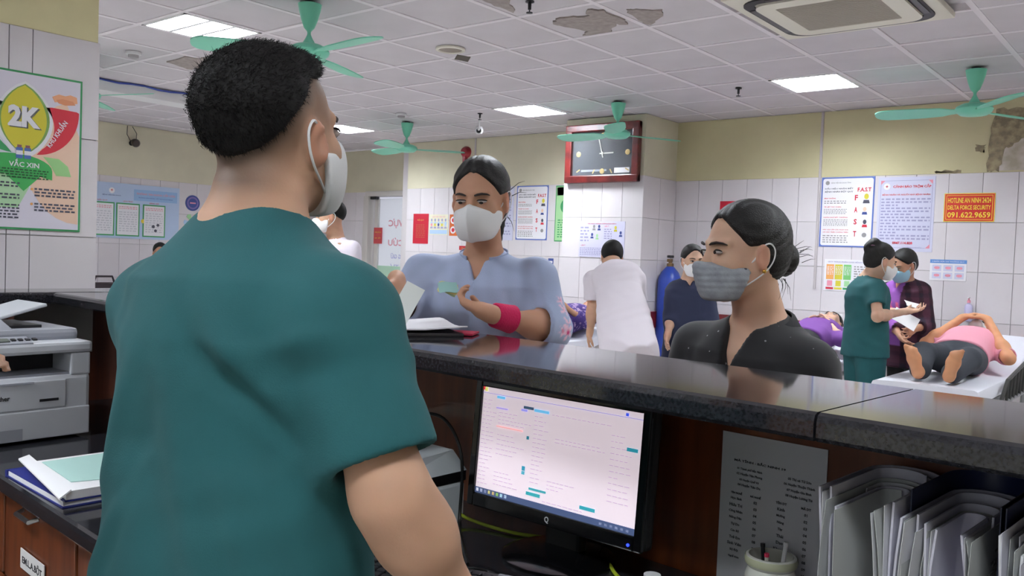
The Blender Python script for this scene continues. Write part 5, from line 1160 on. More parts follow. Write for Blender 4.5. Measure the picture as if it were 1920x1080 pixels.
# hand washing strip
p = board('poster', 'small white hand wash chart with blue header', -1.848, -1.573, 1.303, 1.475, 'S', P_WH); w, h = .275, .172
rect(p, 'header', -w/2, w/2, h/2 - .03, h/2, C_('header_blue', (96, 142, 206))); text(p, '6 BƯỚC RỬA TAY THƯỜNG QUY', 0, h/2 - .015, P_WH, .24, .013, .0012)
for k in range(6):
    x, y = -.085 + (k % 3) * .085, .018 - (k // 3) * .062; rect(p, 'picture_block', x - .034, x + .034, y - .026, y + .024, P_LIL); shape(p, 'hand_icon', [(x - .02, y - .004), (x - .004, y - .012), (x + .02, y - .008), (x + .022, y + .008), (x, y + .012), (x - .018, y + .008)], P_PINK, .0016)
# red banner behind the woman in black
p = board('banner', 'narrow red banner on the wall above the head of the woman in black', -3.755, -3.315, 1.84, 1.975, 'S', C_('banner_red', (190, 24, 50)), 'banner'); text(p, 'CẤP CỨU NGƯỜI BỆNH', 0, 0, P_GO, .34, .05)
# pier poster
p = board('poster', 'pale lilac infection notice on the clock pier above the white coat', -4.955, -4.425, 1.39, 1.742, 'S', C_('pale_lilac', (214, 212, 236)), plane=7.12); w, h = .53, .352
text(p, 'CÁC BƯỚC PHÒNG CHỐNG DỊCH BỆNH', 0, h/2 - .022, P_RED, .33, .016)
for x, y, m in ((-.09, .11, P_GR), (-.03, .11, P_NAVY), (-.11, .03, P_NAVY), (-.05, .02, P_LG), (.16, .10, P_OLIVE), (.22, .05, P_NAVY), (.16, -.04, P_OLIVE), (.22, -.09, P_SKY)): bust(p, x, y, .045, m, m)
for x, y in ((.06, .13), (.06, -.05), (-.21, -.06)): text(p, 'LƯU Ý', x, y, P_RED, .05, .016)
for k, (x0, x1, y0, y1) in enumerate(((-.25, -.15, .13, -.03), (.03, .12, .11, .0), (-.25, .0, -.08, -.16), (.03, .2, -.08, -.16))): lns(p, x0, x1, y0, y1, 5, P_MAUVE, 40 + k)
# posters left of the pier
p = board('poster', 'crimson gold-lettered rules poster beside the glazed doorway', -7.97, -7.70, 1.483, 1.86, 'S', C_('crimson', (186, 30, 52))); text(p, 'NỘI QUY', 0, .11, P_GO, .12, .03); lns(p, -.08, .08, .06, -.12, 7, C_('dull_gold', (176, 96, 60)), 50)
p = board('poster', 'pale yellow poster of small coloured figures next to the crimson poster', -7.685, -7.36, 1.597, 1.85, 'S', C_('pale_yellow', (226, 222, 200))); text(p, 'QUY TẮC ỨNG XỬ', 0, .1, P_PINK, .22, .02)
for k in range(5): bust(p, -.12 + k * .06, .04, .05, P_MAUVE, P_SKY); bust(p, -.12 + k * .06, -.02, .055, [P_PINK, P_OLIVE, P_NAVY, P_OLIVE, P_SKY][k], P_MAUVE)
rect(p, 'blue_foot', -.15, .15, -.115, -.065, P_SKY)
p = board('poster', 'orange brown poster with round icons left of the head of the woman in light blue', -7.335, -7.09, 1.59, 1.85, 'S', C_('rust', (196, 96, 40)))
for k in range(4): disc(p, 'round_icon', -.06 + (k % 2) * .12, .06 - (k // 2) * .12, .045, [P_WH, P_PEACH, P_WH, P_OLIVE][k]); disc(p, 'icon_core', -.06 + (k % 2) * .12, .06 - (k // 2) * .12, .025, P_RED, .0016)
p = board('small_sign', 'small crimson label on the wall under the orange brown poster', -7.16, -7.02, 1.42, 1.47, 'S', C_('crimson', (186, 30, 52)), 'sign'); text(p, 'LỐI RA', 0, 0, P_GO, .09, .02)
p = board('poster', 'pale lilac text poster right of the head of the woman in light blue', -6.78, -6.33, 1.55, 2.165, 'S', P_LIL); text(p, 'CẢNH BÁO', 0, .24, P_RED, .3, .04); lns(p, -.19, .19, .18, -.25, 14, P_MAUVE, 61, 3, .5)
p = board('poster', 'green bordered leaf poster half hidden by the clock pier', -5.73, -5.29, 1.55, 2.168, 'S', P_GN); rect(p, 'sheet', -.21, .21, -.297, .297, P_LG); rect(p, 'blue_head', -.2, .2, .2, .29, P_SKY); disc(p, 'leaf', -.02, .08, .13, P_GN, .0012, .1); lns(p, -.18, .18, -.06, -.27, 8, P_GN, 62)
p = board('small_sign', 'small navy label low on the wall behind the shoulder of the woman in light blue', -5.80, -5.73, 1.28, 1.36, 'S', P_NAVY, 'sign'); rect(p, 'white_bar', -.025, .025, -.01, .012, P_WH)
# information board on the left wall
p = board('information_board', 'wide pale blue information board with three framed sheets', 4.62, 5.80, 1.405, 2.06, 'E', C_('board_blue', (186, 204, 232)), 'board', .015); w, h = 1.18, .655
disc(p, 'crest', -.27, .235, .035, P_WH); text(p, '+', -.27, .24, P_RED, .025, .025, .0012, .03); text(p, 'BỆNH VIỆN ĐA KHOA', -.27, .18, P_NAVY, .22, .018)
rect(p, 'title_panel', .0, .56, .135, .27, C_('title_blue', (150, 186, 226))); text(p, 'THÔNG TIN KHOA CẤP CỨU', .28, .225, P_PINK, .5, .035, .0012, .02); text(p, 'ĐƯỜNG DÂY NÓNG : HỖ TRỢ NGƯỜI BỆNH', .28, .175, P_BL, .44, .022, .0012)
for k, x in enumerate((-.38, -.07, .26)):
    text(p, ['NỘI QUY', 'LỊCH TRỰC', 'BẢNG GIÁ'][k], x, .115, P_RED, .12, .02); rect(p, 'green_frame', x - .145, x + .145, -.30, .095, P_GN, .003); sh_ = rect(p, 'sheet', x - .13, x + .13, -.285, .08, P_WH, .005); lns(sh_, x - .11, x + .11, .06, .02, 2, P_PINK, 70 + k).location = (0, 0, .0045); lns(sh_, x - .11, x + .11, .0, -.25, 9, C_('faint_grey', (206, 206, 214)), 73 + k).location = (0, 0, .0045)
disc(p, 'dark_dot', .25, -.17, .02, P_DK, .007); disc(p, 'dark_dot', .31, -.15, .018, P_DK, .007); disc(p, 'dark_dot', .28, -.22, .018, P_DK, .007); disc(p, 'yellow_dot', .12, -.11, .025, P_YE, .004)
lg = tag(MB().lathe([(0, 0), (.1, 0), (.1, .006), (0, .007)], n=32).build('round_emblem', P_NAVY, loc=(XL, 5.99, 1.89), rot=WALL_E), 'round navy emblem on the left wall beside the information board', 'emblem'); disc(lg, 'ring', 0, 0, .078, C_('ring_violet', (128, 110, 170)), .0085); disc(lg, 'core', 0, 0, .06, P_NAVY, .0095); rect(lg, 'bar', -.04, .04, -.008, .008, P_PINK, .011)
lg = tag(MB().lathe([(0, 0), (.035, 0), (.035, .005), (0, .005)], n=16).build('flower_emblem', P_WH, loc=(XL, 5.99, 1.64), rot=WALL_E), 'multicoloured flower emblem under the round navy emblem', 'emblem')
for k, m in enumerate((P_RED, P_OR, P_LG, P_SKY, P_MAUVE, P_PINK)): a = k * PI / 3; shape(lg, 'petal', [(.03 * math.cos(a - .35), .03 * math.sin(a - .35)), (.11 * math.cos(a - .3), .11 * math.sin(a - .3)), (.12 * math.cos(a), .12 * math.sin(a)), (.11 * math.cos(a + .3), .11 * math.sin(a + .3)), (.03 * math.cos(a + .35), .03 * math.sin(a + .35))], m, .006)
# leaf poster on the near column: local x = Y - 1.402
p = board('poster', 'large green bordered leaf poster reading 2K on the tiled column', 1.186, 1.62, 1.40, 2.01, 'E', C_('border_green', (52, 140, 84)), plane=-3.61); X_ = lambda y: y - 1.403; Z_ = lambda z: z - 1.705
rect(p, 'sheet', -.209, .209, -.297, .297, C_('poster_white', (226, 220, 234)))
def arc(cx, cy, rx, ry, a0, a1, n=14): return [(cx + rx * math.cos(a0 + (a1 - a0) * k / n), cy + ry * math.sin(a0 + (a1 - a0) * k / n)) for k in range(n + 1)]
shape(p, 'peach_field', arc(.205, -.03, .20, .245, PI / 2 + .25, 3 * PI / 2) + [(.207, -.275), (.207, .08)], P_PEACH, .0011)
shape(p, 'green_field', [(-.207, -.05), (-.02, -.05), (.02, -.14), (-.02, -.22), (-.207, -.23)], C_('field_green', (178, 216, 172)), .0010)
def leafp(cx, cy, hw, hh, n=16):
    r = []
    for k in range(n + 1): t = -1 + 2 * k / n; r.append((cx + hw * (1 - t * t) ** .8, cy + hh * t))
    return r + [(cx - hw * (1 - t * t) ** .8, cy + hh * t) for t in [1 - 2 * k / n for k in range(1, n)]]
shape(p, 'leaf', leafp(.0, .118, .105, .150), P_WH, .0014); shape(p, 'leaf', leafp(0, .122, .092, .136), C_('leaf_edge', (122, 158, 84)), .0018); shape(p, 'leaf', leafp(-.002, .121, .083, .132), P_OLIVE, .0022)
text(p, '2K', .004, .128, C_('drop_grey', (90, 92, 92)), .118, .082, .0024, .05, shear=.0); text(p, '2K', -.002, .132, P_WH, .118, .082, .003, .05)
red = arc(.04, .17, .165, .18, -PI / 2 + .03, .02) + [(.195, .178), (.10, .182)] + arc(-.02, .10, .13, .115, .75, -.85)
shape(p, 'red_petal', red, C_('petal_red', (206, 46, 62)), .0014)
text(p, 'KHỬ KHUẨN', .117, .083, P_WH, .125, .030, .002, .02, math.radians(58))
gl = [(-x, y) for x, y in red][::-1]; shape(p, 'green_petal', gl, P_GN, .0014); text(p, 'KHẨU TRANG', -.117, .083, P_WH, .125, .030, .002, .02, math.radians(-58))
shape(p, 'vaccine_petal', arc(-.04, -.07, .145, .058, .0, PI) + [(-.185, -.10), (-.07, -.09), (0, -.155), (.06, -.095), (.105, -.105)], C_('petal_green', (64, 168, 86)), .0020)
shape(p, 'pale_petal', [(.07, -.015), (.13, -.018), (.165, -.045), (.178, -.085), (.12, -.085), (.10, -.05)], C_('pale_petal', (160, 210, 140)), .0016)
text(p, 'VẮC XIN', -.0, -.048, P_WH, .11, .030, .0026, .02); 
b = MB(); lines(b, -.10, .09, -.068, -.108, 4, random.Random(2), .5, None, .0026); b.build('small_print', C_('print_darkgreen', (30, 80, 44)), p)['kind'] = 'stuff'
for k in range(2):
    x = -.018 + k * .03; rect(p, 'vial', x - .012, x + .012, -.03, .012, C_('vial_blue', (82, 112, 178)), .003); rect(p, 'vial_cap', x - .008, x + .008, .012, .022, C_('vial_cap', (140, 90, 96)), .003); rect(p, 'vial_label', x - .012, x + .012, -.016, .0, P_WH, .0034)
shape(p, 'hands_icon', [(.10, .225), (.125, .238), (.15, .235), (.17, .242), (.195, .236), (.198, .212), (.17, .205), (.14, .21), (.11, .205)], C_('hand_orange', (238, 172, 132)), .0016)
shape(p, 'hands_icon', [(.115, .215), (.14, .222), (.18, .218), (.19, .204), (.15, .198), (.125, .203)], C_('hand_orange2', (226, 150, 110)), .002)
for y0, y1, n_ in ((-.137, -.175, 3), (-.195, -.232, 3)): lns(p, .04, .195, y0, y1, n_, P_DK, int(-y0 * 1000), None, .55).location = (0, 0, .001); disc(p, 'bullet', .03, y0 - .008, .005, P_OR, .0018)
for y0, y1, n_ in ((-.12, -.145, 2), (-.165, -.19, 2), (-.205, -.265, 5)): lns(p, -.195, -.015, y0, y1, n_, P_DK, int(-y0 * 1000) + 7, None, .5).location = (0, 0, .001)

# big rectangular clock
ck = thing('wall_clock', 'large rectangular clock with red brown frame and dark dial on the pier', 'clock', (-4.705, 7.12, 2.405), WALL_S)
M_CKW = mat('clock_mahogany', (106, 32, 30), .3, rgb2=(72, 20, 20), vscale=12, coat=.3); w, h = .85, .575
for a, b, c, d in ((-w/2, -w/2 + .075, -h/2, h/2), (w/2 - .075, w/2, -h/2, h/2)): MB().box(((a + b) / 2, 0, .03), (b - a, h, .06), bev=.012).build('frame', M_CKW, ck)
for y in (-h/2 + .0375, h/2 - .0375): MB().box((0, y, .0305), (w, .075, .061), bev=.012).build('frame', M_CKW, ck)
box('dial', (0, 0, .012), (w - .14, h - .14, .01), mat('slate_dial', (40, 44, 56), .4), ck)
M_CKG = mat('dial_gold', (196, 170, 110), .35, metal=.4); M_CKS = mat('dial_silver', (206, 206, 200), .3)
for k in range(12):
    a = k * PI / 6; x, y = math.sin(a), math.cos(a); s_ = min(.285 / max(abs(x), 1e-6), .175 / max(abs(y), 1e-6)); x, y = x * s_, y * s_
    if k % 3 == 0: MB().lathe([(0, 0), (.028, 0), (.028, .004), (.016, .006), (0, .006)], (x, y, .018), 8).build('hour_mark', M_CKG, ck)
    else: box('hour_mark', (x, y, .0185), (.012, .045, .004), M_CKG, ck, R=RZ(-a))
box('hour_hand', (.045, .0, .022), (.16, .012, .003), M_CKS, ck, R=RZ(math.radians(1))); box('minute_hand', (-.022, .06, .026), (.011, .215, .003), M_CKS, ck, R=RZ(math.radians(16))); MB().lathe([(0, 0), (.014, 0), (.014, .006), (0, .007)], (0, 0, .024), 16).build('hub', M_CKS, ck)
rect(ck, 'maker_label', .14, .31, -.195, -.145, P_WH, .02); rect(ck, 'inscription', -.25, .05, -.175, -.155, mat('inscription_silver', (140, 146, 160), .4), .0185)
box('glass', (0, 0, .034), (w - .145, h - .145, .003), mat('clock_glass', (240, 245, 250), .02, alpha=.04, spec=.2), ck)

# disinfectant bottle in its wall holder
sb = thing('disinfectant_bottle', 'clear pump bottle in a wall holder above the patient bed', 'bottle', (-1.535, YB - .04, .985))
MB().lathe([(.028, 0), (.03, .006), (.03, .12), (.022, .135), (.011, .14), (.011, .15)], n=18).build('body', mat('pale_violet_plastic', (196, 190, 222), .3), sb, smooth=True); MB().lathe([(.013, .148), (.013, .168), (.006, .17), (.006, .19)], n=14).build('pump', P_PINK, sb, smooth=True); box('nozzle', (0, -.014, .19), (.014, .045, .008), M_WHITE, sb); MB().lathe([(.033, .02), (.033, .03)], n=18, cap=False).build('holder_ring', M_METAL, sb); box('holder_plate', (0, .034, .06), (.03, .008, .12), M_METAL, sb)
hk = thing('wall_socket', 'small white wall socket with plugs behind the woman in black', 'socket', (-2.60, YB, .93), WALL_S); MB().box((0, 0, .008), (.12, .075, .016), bev=.006).build('plate', M_WHITE, hk)
for k in (-1, 1): MB().box((k * .03, 0, .03), (.035, .045, .05), bev=.008).build('plug', M_OFFW, hk)

# oxygen cylinder in the corner
ox = thing('oxygen_cylinder', 'tall blue oxygen cylinder with brass valve in the wall corner', 'gas cylinder', (-4.125, 7.49, 0))
M_OX = mat('cylinder_blue', (40, 70, 168), .35)
MB().lathe([(.10, 0), (.115, .02), (.115, 1.16), (.11, 1.21), (.085, 1.27), (.045, 1.315), (.03, 1.33)], n=32).build('tank', M_OX, ox, smooth=True); MB().lathe([(.034, 1.325), (.034, 1.355), (.018, 1.36), (.016, 1.40)], n=18).build('neck_ring', mat('brass', (140, 116, 84), .35, metal=.8), ox, smooth=True); box('valve_body', (.0, -.01, 1.385), (.035, .06, .03), MATS['brass'], ox, bev=.006)
MB().lathe([(.03, 1.41), (.034, 1.415), (.034, 1.43), (.03, 1.435)], n=10).build('hand_wheel', M_DARKMET, ox, smooth=True); MB().tube([(0, 0, 1.39), (0, 0, 1.42)], .006).build('valve_stem', M_METAL, ox)

# ------------------------------------------------------------------ hospital beds
M_SHEET = mat('white_sheet', (222, 222, 232), .85, bump=.15, bscale=40); M_BEDF = mat('bed_frame_grey', (150, 152, 154), .35, metal=.6); M_BEDDK = mat('bed_fitting_dark', (70, 70, 68), .5, metal=.4)
def bed(x0, y0, w, L, lab, zt=.68, lift=.20, m=M_SHEET, rail=None):
    t = thing('hospital_bed', lab, 'bed', (x0 + w / 2, y0 + L / 2, 0), group='hospital beds'); hw, hl = w / 2, L / 2; br = hl - .72
    g = []; n = 22; prof = []
    ys_ = [-hl + L * k / n for k in range(n + 1)]; zz = [zt + max(0, (y - br)) / .72 * lift for y in ys_]
    mbm = MB(); secs = []
    for y, z in zip(ys_, zz):
        th = .085; r = .025; secs.append([(-hw, y, z - th), (-hw, y, z - r), (-hw + r * .3, y, z - r * .3), (-hw + r, y, z), (-hw * .4, y, z + .004), (hw * .4, y, z + .004), (hw - r, y, z), (hw - r * .3, y, z - r * .3), (hw, y, z - r), (hw, y, z - th)])
    k_ = len(secs[0]); vs = [p for s in secs for p in s]; fs = [(i * k_ + j, i * k_ + (j + 1) % k_, (i + 1) * k_ + (j + 1) % k_, (i + 1) * k_ + j) for i in range(n) for j in range(k_)]
    fs += [tuple(range(k_)), tuple(reversed(range(n * k_, n * k_ + k_)))]; mbm.add(vs, fs); mbm.build('mattress', m, t, smooth=35)
    for s in (-1, 1): MB().tube([(s * (hw - .02), -hl + .02, zt - .11), (s * (hw - .02), hl - .02, zt - .11)], .016).build('side_bar', M_BEDF, t, smooth=True)
    for s in (-1, 1): MB().tube([(-hw + .02, s * (hl - .03), zt - .11), (hw - .02, s * (hl - .03), zt - .11)], .016).build('end_bar', M_BEDF, t, smooth=True)
    for sx in (-1, 1):
        for sy in (-1, 1):
            lg_ = MB().tube([(sx * (hw - .04), sy * (hl - .12), zt - .11), (sx * (hw - .04), sy * (hl - .10), .10)], .016).build('leg', M_BEDF, t, smooth=True)
            MB().lathe([(.02, -.014), (.05, -.014), (.05, .014), (.02, .014)], (sx * (hw - .04), sy * (hl - .10), .05), 16, Euler((0, PI / 2, 0)).to_matrix()).build('caster', M_BLACK, lg_, smooth=True)
    for sy in (-1, 1): MB().tube([(-hw + .04, sy * (hl - .11), .25), (hw - .04, sy * (hl - .11), .25)], .012).build('cross_bar', M_BEDF, t, smooth=True)
    if rail:
        for s in rail:
            rl = MB().tube([(s * (hw + .03), -.45, zt - .12), (s * (hw + .05), -.38, zt + .02), (s * (hw + .05), .35, zt + .10), (s * (hw + .03), .42, zt - .1)], .012).build('side_rail', M_BEDDK, t, smooth=True)
            for k in range(7): MB().tube([(s * (hw + .05), -.36 + k * .12, zt + .02 + k * .012), (s * (hw + .035), -.30 + k * .12, zt - .13)], .009).build('rail_bar', M_BEDDK, rl, smooth=True)
            MB().tube([(s * (hw + .03), -.5, zt - .13), (s * (hw + .03), .5, zt - .13)], .014).build('rail_slide', M_BEDF, rl, smooth=True)
    return t
bed(-1.655, 5.66, .61, 1.92, 'white sheeted bed carrying the barefoot patient at the right', lift=.22, rail=(1,))
bed(-2.73, 5.75, .58, 1.90, 'white hospital bed behind the woman in black, left of the nurse', lift=.18)
bed(-4.86, 5.62, .60, 1.45, 'white hospital bed under the clock pier beside the white coat', zt=.66, lift=.15)
bed(-.42, 5.7, .62, 1.9, 'white hospital bed at the right frame edge next to the patient bed', lift=.2)

# ------------------------------------------------------------------ people farther away
def simple_person(lab, fig, base, shirt_m, shirt_kw, skin=SK_F1, hair=None, pants_m=None, mask_m=None, h=.011, shirt_col=None, shirt_name='shirt', hairm=M_HAIR, face=True, shoes=True, pr=(.092, .068, .060), mask_kw=None):
    t = thing('person', lab, 'person', base); fig.wall = .026
    lo, hi = fig.bounds()
    sdf_obj('body', fig.body, lo, hi, h * .85, M_SKIN, t, base, skin_color(fig, skin))
    if hair: sdf_obj('hair', hair, fig.head - .22, fig.head + .2, .008, hairm, t, base)
    sdf_obj(shirt_name, lambda P: fig.shirt(P, **shirt_kw) + .002 * np.sin(P[:, 0] * 40 + 3 * np.sin(P[:, 2] * 22)) * np.sin(P[:, 2] * 30), lo, hi, h, shirt_m, t, base, shirt_col)
    if pants_m: sdf_obj('trousers', lambda P: fig.pants(P, .012, 1.0, pr), lo, hi, h * 1.15, pants_m, t, base)
    if shoes: sdf_obj('shoes', lambda P: np.minimum(fig.foot(P, 'R', .008), fig.foot(P, 'L', .008)), np.append(lo[:2], 0), np.append(hi[:2], .14), .010, M_BLACK, t, base)
    if mask_m:
        mk = sdf_obj('face_mask', lambda P: mask_sdf(fig.q(P), fig.hs, **(mask_kw or {})), fig.head - .15, fig.head + .15, .006, mask_m, t, base); ear_loops(fig, t, base, mk, .0022)
    if face: face_bits(fig.HR, fig.head, fig.hs, t, base, (0, 0), True, .75)
    return t
M_BLK = MATS['black_trousers']
# nurse in teal, seen from the side
hd_ = at(1652, 489, 5.95); nk_ = at(1628, 518, 6.0); hp_ = at(1622, 648, 6.0)
fn_ = Fig(hp_, nk_, (.70, .70, 0), hd_, (.72, .66, -.28), (.2, .15, .97), hs=.98, size=.98,
          arms=dict(R=[at(1641, 540, 5.87), at(1645, 594, 5.74), at(1698, 584, 5.98)], L=[at(1625, 538, 6.16), at(1655, 590, 6.26), at(1706, 582, 6.24)]), hands=dict(R=dict(d=(.6, .75, .1), n=(.3, .3, .9), curl=.5), L=dict(d=(.5, .8, .1), n=(.2, .2, .9), curl=.5)))
TB = dict(ease=0, w=FW * .98, dd=FD * .98, t=FT, hem=-.16, sl=.62, sr0=.058, sr1=.062, neck_r=.058, shk=.04)
def nbun(q): return smin(el(q, (0, -.085, .095), (.05, .045, .045)), el(q, (0, -.12, .06), (.03, .03, .04)), .02)
nurse = simple_person('nurse in teal scrubs with a high hair bun holding papers', fn_, tuple(np.append(hp_[:2], 0)), M_TEAL, TB, SK_F2, woman_hair(fn_, False, nbun), M_TEAL, M_MASK, pr=(.105, .085, .08), shirt_name='scrub_top', face=True)
MB().lathe([(.042, -.012), (.05, 0), (.042, .012)], tuple(fn_.head + fn_.HR @ A(0, -.085, .085) * .98 - np.append(hp_[:2], 0)), 16, cap=False).build('hair_tie', mat('mauve_scrunchie', (120, 80, 110), .8), nurse, smooth=True)
# woman in plaid overshirt
hd_ = at(1694, 497, 6.55); nk_ = at(1697, 524, 6.63); hp_ = at(1702, 648, 6.66)
fp_ = Fig(hp_, nk_, (-.45, -.89, 0), hd_, (-.45, -.80, -.38), (-.15, -.3, .93), hs=.96, size=.98,
          arms=dict(R=[at(1664, 545, 6.68), at(1668, 605, 6.62), at(1690, 632, 6.45)], L=[at(1728, 545, 6.60), at(1738, 610, 6.5), at(1712, 618, 6.36)]))
def plaid(v):
    u = v[:, 0] * .8 + v[:, 1] * .6; z = v[:, 2]; c = np.tile(np.array(lin((74, 40, 58))), (len(v), 1)); a = (np.sin(u * 70) > .35)[:, None]; b = (np.sin(z * 70) > .35)[:, None]
    c = np.where(a, c * .45, c); c = np.where(b, c * .55 + np.array(lin((60, 30, 60))) * .2, c); c = np.where(a & b, np.array(lin((34, 24, 40))), c)
    q = (v - fp_.hip) @ fp_.R; fr = (q[:, 1] > .03) & (np.abs(q[:, 0]) < .05 + .02 * (q[:, 2] / fp_.T)) & (q[:, 2] > .02)
    tee = np.tile(np.array(lin((150, 92, 176))), (len(v), 1)); pr_ = (np.abs(q[:, 2] - .62 * fp_.T) < .03) & (np.sin(q[:, 0] * 120) > 0); tee[pr_] = np.array(lin((226, 110, 150)))
    return np.where(fr[:, None], tee, c)
simple_person('woman in dark plaid overshirt and purple tee with a light blue mask', fp_, tuple(np.append(hp_[:2], 0)), tint_mat('plaid_cloth', .9), dict(ease=.006, w=FW, dd=FD, t=FT, hem=-.30, sl=1.55, sr0=.060, sr1=.052, neck_r=.06, shk=.04, vneck=.08), SK_F1, woman_hair(fp_, False), M_BLK, mat('mask_blue', (150, 192, 214), .8), shirt_col=plaid, shirt_name='overshirt')
for k_, (u, v, D, rz, ry, lab) in enumerate(((1697, 598, 6.18, .3, .5, 'white form held low by the nurse, tilted towards the plaid woman'), (1712, 572, 6.22, .9, .25, 'thin white slip held high by the nurse'))):
    sz_ = (.18, .13) if k_ == 0 else (.13, .06); tag(MB().sheet([[((i / 4 - .5) * sz_[0], (j / 4 - .5) * sz_[1], .003 * math.sin(i + j)) for i in range(5)] for j in range(5)], .0012).build('paper_form', M_PAPER, smooth=True, loc=tuple(at(u, v, D)), rot=(.75, ry, rz)), lab, 'paper')
# woman in navy beside the cylinder
hd_ = at(1299, 489, 6.2); nk_ = at(1291, 524, 6.27); hp_ = at(1291, 640, 6.27)
fv_ = Fig(hp_, nk_, (.55, -.83, 0), hd_, (.72, -.69, -.06), (0, 0, 1), hs=.94, size=.98, arms=dict(R=[at(1267, 543, 6.3), at(1259, 595, 6.25), at(1252, 628, 6.12)], L=[at(1324, 542, 6.2), at(1334, 598, 6.15), at(1330, 640, 6.05)]))
simple_person('woman in navy shirt and white mask standing beside the blue cylinder', fv_, tuple(np.append(hp_[:2], 0)), mat('navy_cloth', (34, 40, 66), .85), dict(ease=0, w=FW * .98, dd=FD * .98, t=FT, hem=-.35, sl=1.35, sr0=.058, sr1=.048, neck_r=.052, shk=.04, vneck=.05), SK_F2, woman_hair(fv_, False), M_BLK, M_MASK)
# figure in the white coat bending over the bed
hp_ = at(1168, 592, 6.1); nk_ = at(1152, 497, 6.42); hd_ = at(1147, 483, 6.55)
fc_ = Fig(hp_, nk_, (-.55, .83, -.4), hd_, (-.62, .70, -.55), (-.3, .4, .8), hs=.98, male=True, size=.96,
          arms=dict(R=[at(1192, 525, 6.32), at(1198, 580, 6.4), at(1196, 630, 6.5)], L=[at(1112, 525, 6.45), at(1112, 578, 6.45), at(1106, 622, 6.5)]))
CWt = np.array([.205, .20, .195, .19, .175, .165, .182, .178, .130, .076, .04]); CDt = np.array([.165, .155, .145, .14, .128, .124, .138, .124, .094, .068, .035])
CTt = [-.85, -.5, -.2, 0, .22, .45, .70, .84, .93, 1.0, 1.06]
def coat_hair(P):
    q = fc_.q(P); d = el(q, (0, -.022, .034), (.086, .108, .098)); d = smax(d, -.05 - q[:, 2] + .4 * np.maximum(0, q[:, 1]), .01); d = smax(d, -el(q, (0, .11, -.02), (.07, .085, .10)), .01); return d * fc_.hs
simple_person('doctor in white coat seen from behind bending over a bed', fc_, tuple(np.append(hp_[:2], 0)), mat('white_coat', (214, 206, 214), .85, bump=.1, bscale=300), dict(ease=0, w=CWt, dd=CDt, t=CTt, hem=-.82, sl=.72, sr0=.066, sr1=.072, neck_r=.058, shk=.04), SK_M, coat_hair, mat('pale_trousers', (196, 186, 192), .85), M_MASK, shirt_name='coat', hairm=M_HAIRM, face=False)
# man in white with mask, behind the green shoulder
hd_ = at(618, 406, 6.5); nk_ = at(630, 446, 6.55); hp_ = at(632, 575, 6.6)
fm_ = Fig(hp_, nk_, (-.35, -.93, 0), hd_, (-.55, -.82, -.1), (0, 0, 1), hs=1.0, male=True, size=1.0, arms=dict(R=[at(598, 468, 6.62), at(580, 530, 6.55), at(592, 462, 6.38)], L=[at(660, 468, 6.5), at(668, 540, 6.45), at(655, 590, 6.3)]))
def mm_hair(P):
    q = fm_.q(P); d = el(q, (0, -.022, .036), (.086, .108, .098)); d = smax(d, (-.045 + (q[:, 1] + .11) * .6) - q[:, 2], .01); d = smax(d, q[:, 1] - .07, .01); return d * fm_.hs
simple_person('man in white shirt and white mask standing near the glazed doorway', fm_, tuple(np.append(hp_[:2], 0)), mat('white_shirt', (222, 214, 226), .85), dict(ease=.004, w=TSW * .92, dd=TSD * .92, t=TST, hem=-.3, sl=.6, sr0=.062, sr1=.066, neck_r=.06, shk=.04), SK_M, mm_hair, M_BLK, M_MASK, hairm=M_HAIRM)

# ------------------------------------------------------------------ barefoot patient lying on the right bed
bz = .685
pa = dict(hip=(-1.33, 6.46, bz + .115), neck=(-1.335, 6.93, bz + .20))
fpt = Fig(pa['hip'], pa['neck'], (0, -.15, 1), (-1.335, 7.07, bz + .245), (0, -.35, .95), (0, .95, .35), hs=.98, male=True, size=.96,
          arms=dict(R=[(-1.50, 6.86, bz + .17), (-1.60, 6.72, bz + .17), (-1.42, 6.93, bz + .36)], L=[(-1.17, 6.86, bz + .17), (-1.06, 6.64, bz + .12), (-1.25, 6.92, bz + .36)]),
          legs=dict(R=[(-1.42, 6.42, bz + .10), (-1.46, 6.07, bz + .15), (-1.405, 5.79, bz + .065)], L=[(-1.24, 6.42, bz + .10), (-1.19, 6.06, bz + .14), (-1.225, 5.77, bz + .065)]),
          hands=dict(R=dict(d=(.6, .55, .3), n=(.3, .1, -.9), curl=.5), L=dict(d=(-.6, .55, .3), n=(-.3, .1, -.9), curl=.5)))
def pfoot(P, sd, grow=0):
    a = fpt.legs[sd][2]; g = -1 if sd == 'R' else 1; f = nrm((g * .28, -.22, .95)); s_ = A(0, -1, 0)
    d = rc(P, a + s_ * .05 - A(0, 0, .012), a + s_ * .045 + f * .08, .034 + grow, .036 + grow); d = smin(d, rc(P, a + s_ * .04 + f * .09, a + s_ * .045 + f * .13, .038, .034), .03)
    x = nrm(np.cross(f, s_)) * g
    for k in range(5): o = x * (.028 - k * .0145); d = smin(d, rc(P, a + s_ * .045 + f * .135 + o, a + s_ * .040 + f * (.175 - .008 * k) + o, .012 - .001 * k, .0115 - .001 * k), .007)
    return smin(d, rc(P, a, a + s_ * .03, .035, .034), .02)
fpt.foot = pfoot
base = (-1.33, 6.4, 0); pt_ = thing('person', 'barefoot patient in pink shirt and dark trousers lying on the bed', 'person', base)
lo, hi = fpt.bounds(); sdf_obj('body', fpt.body, lo, hi, .008, M_SKIN, pt_, base, skin_color(fpt, np.array(lin((204, 146, 108)))))
sdf_obj('shirt', lambda P: fpt.shirt(P, 0, np.array([.20, .20, .195, .185, .175, .17, .185, .18, .135, .08, .04]), np.array([.135, .135, .13, .13, .125, .122, .135, .13, .10, .072, .04]), FT, -.06, .85, .060, .064, .056, 0, .04), lo, hi, .010, mat('pink_cloth', (222, 150, 168), .9), pt_, base)
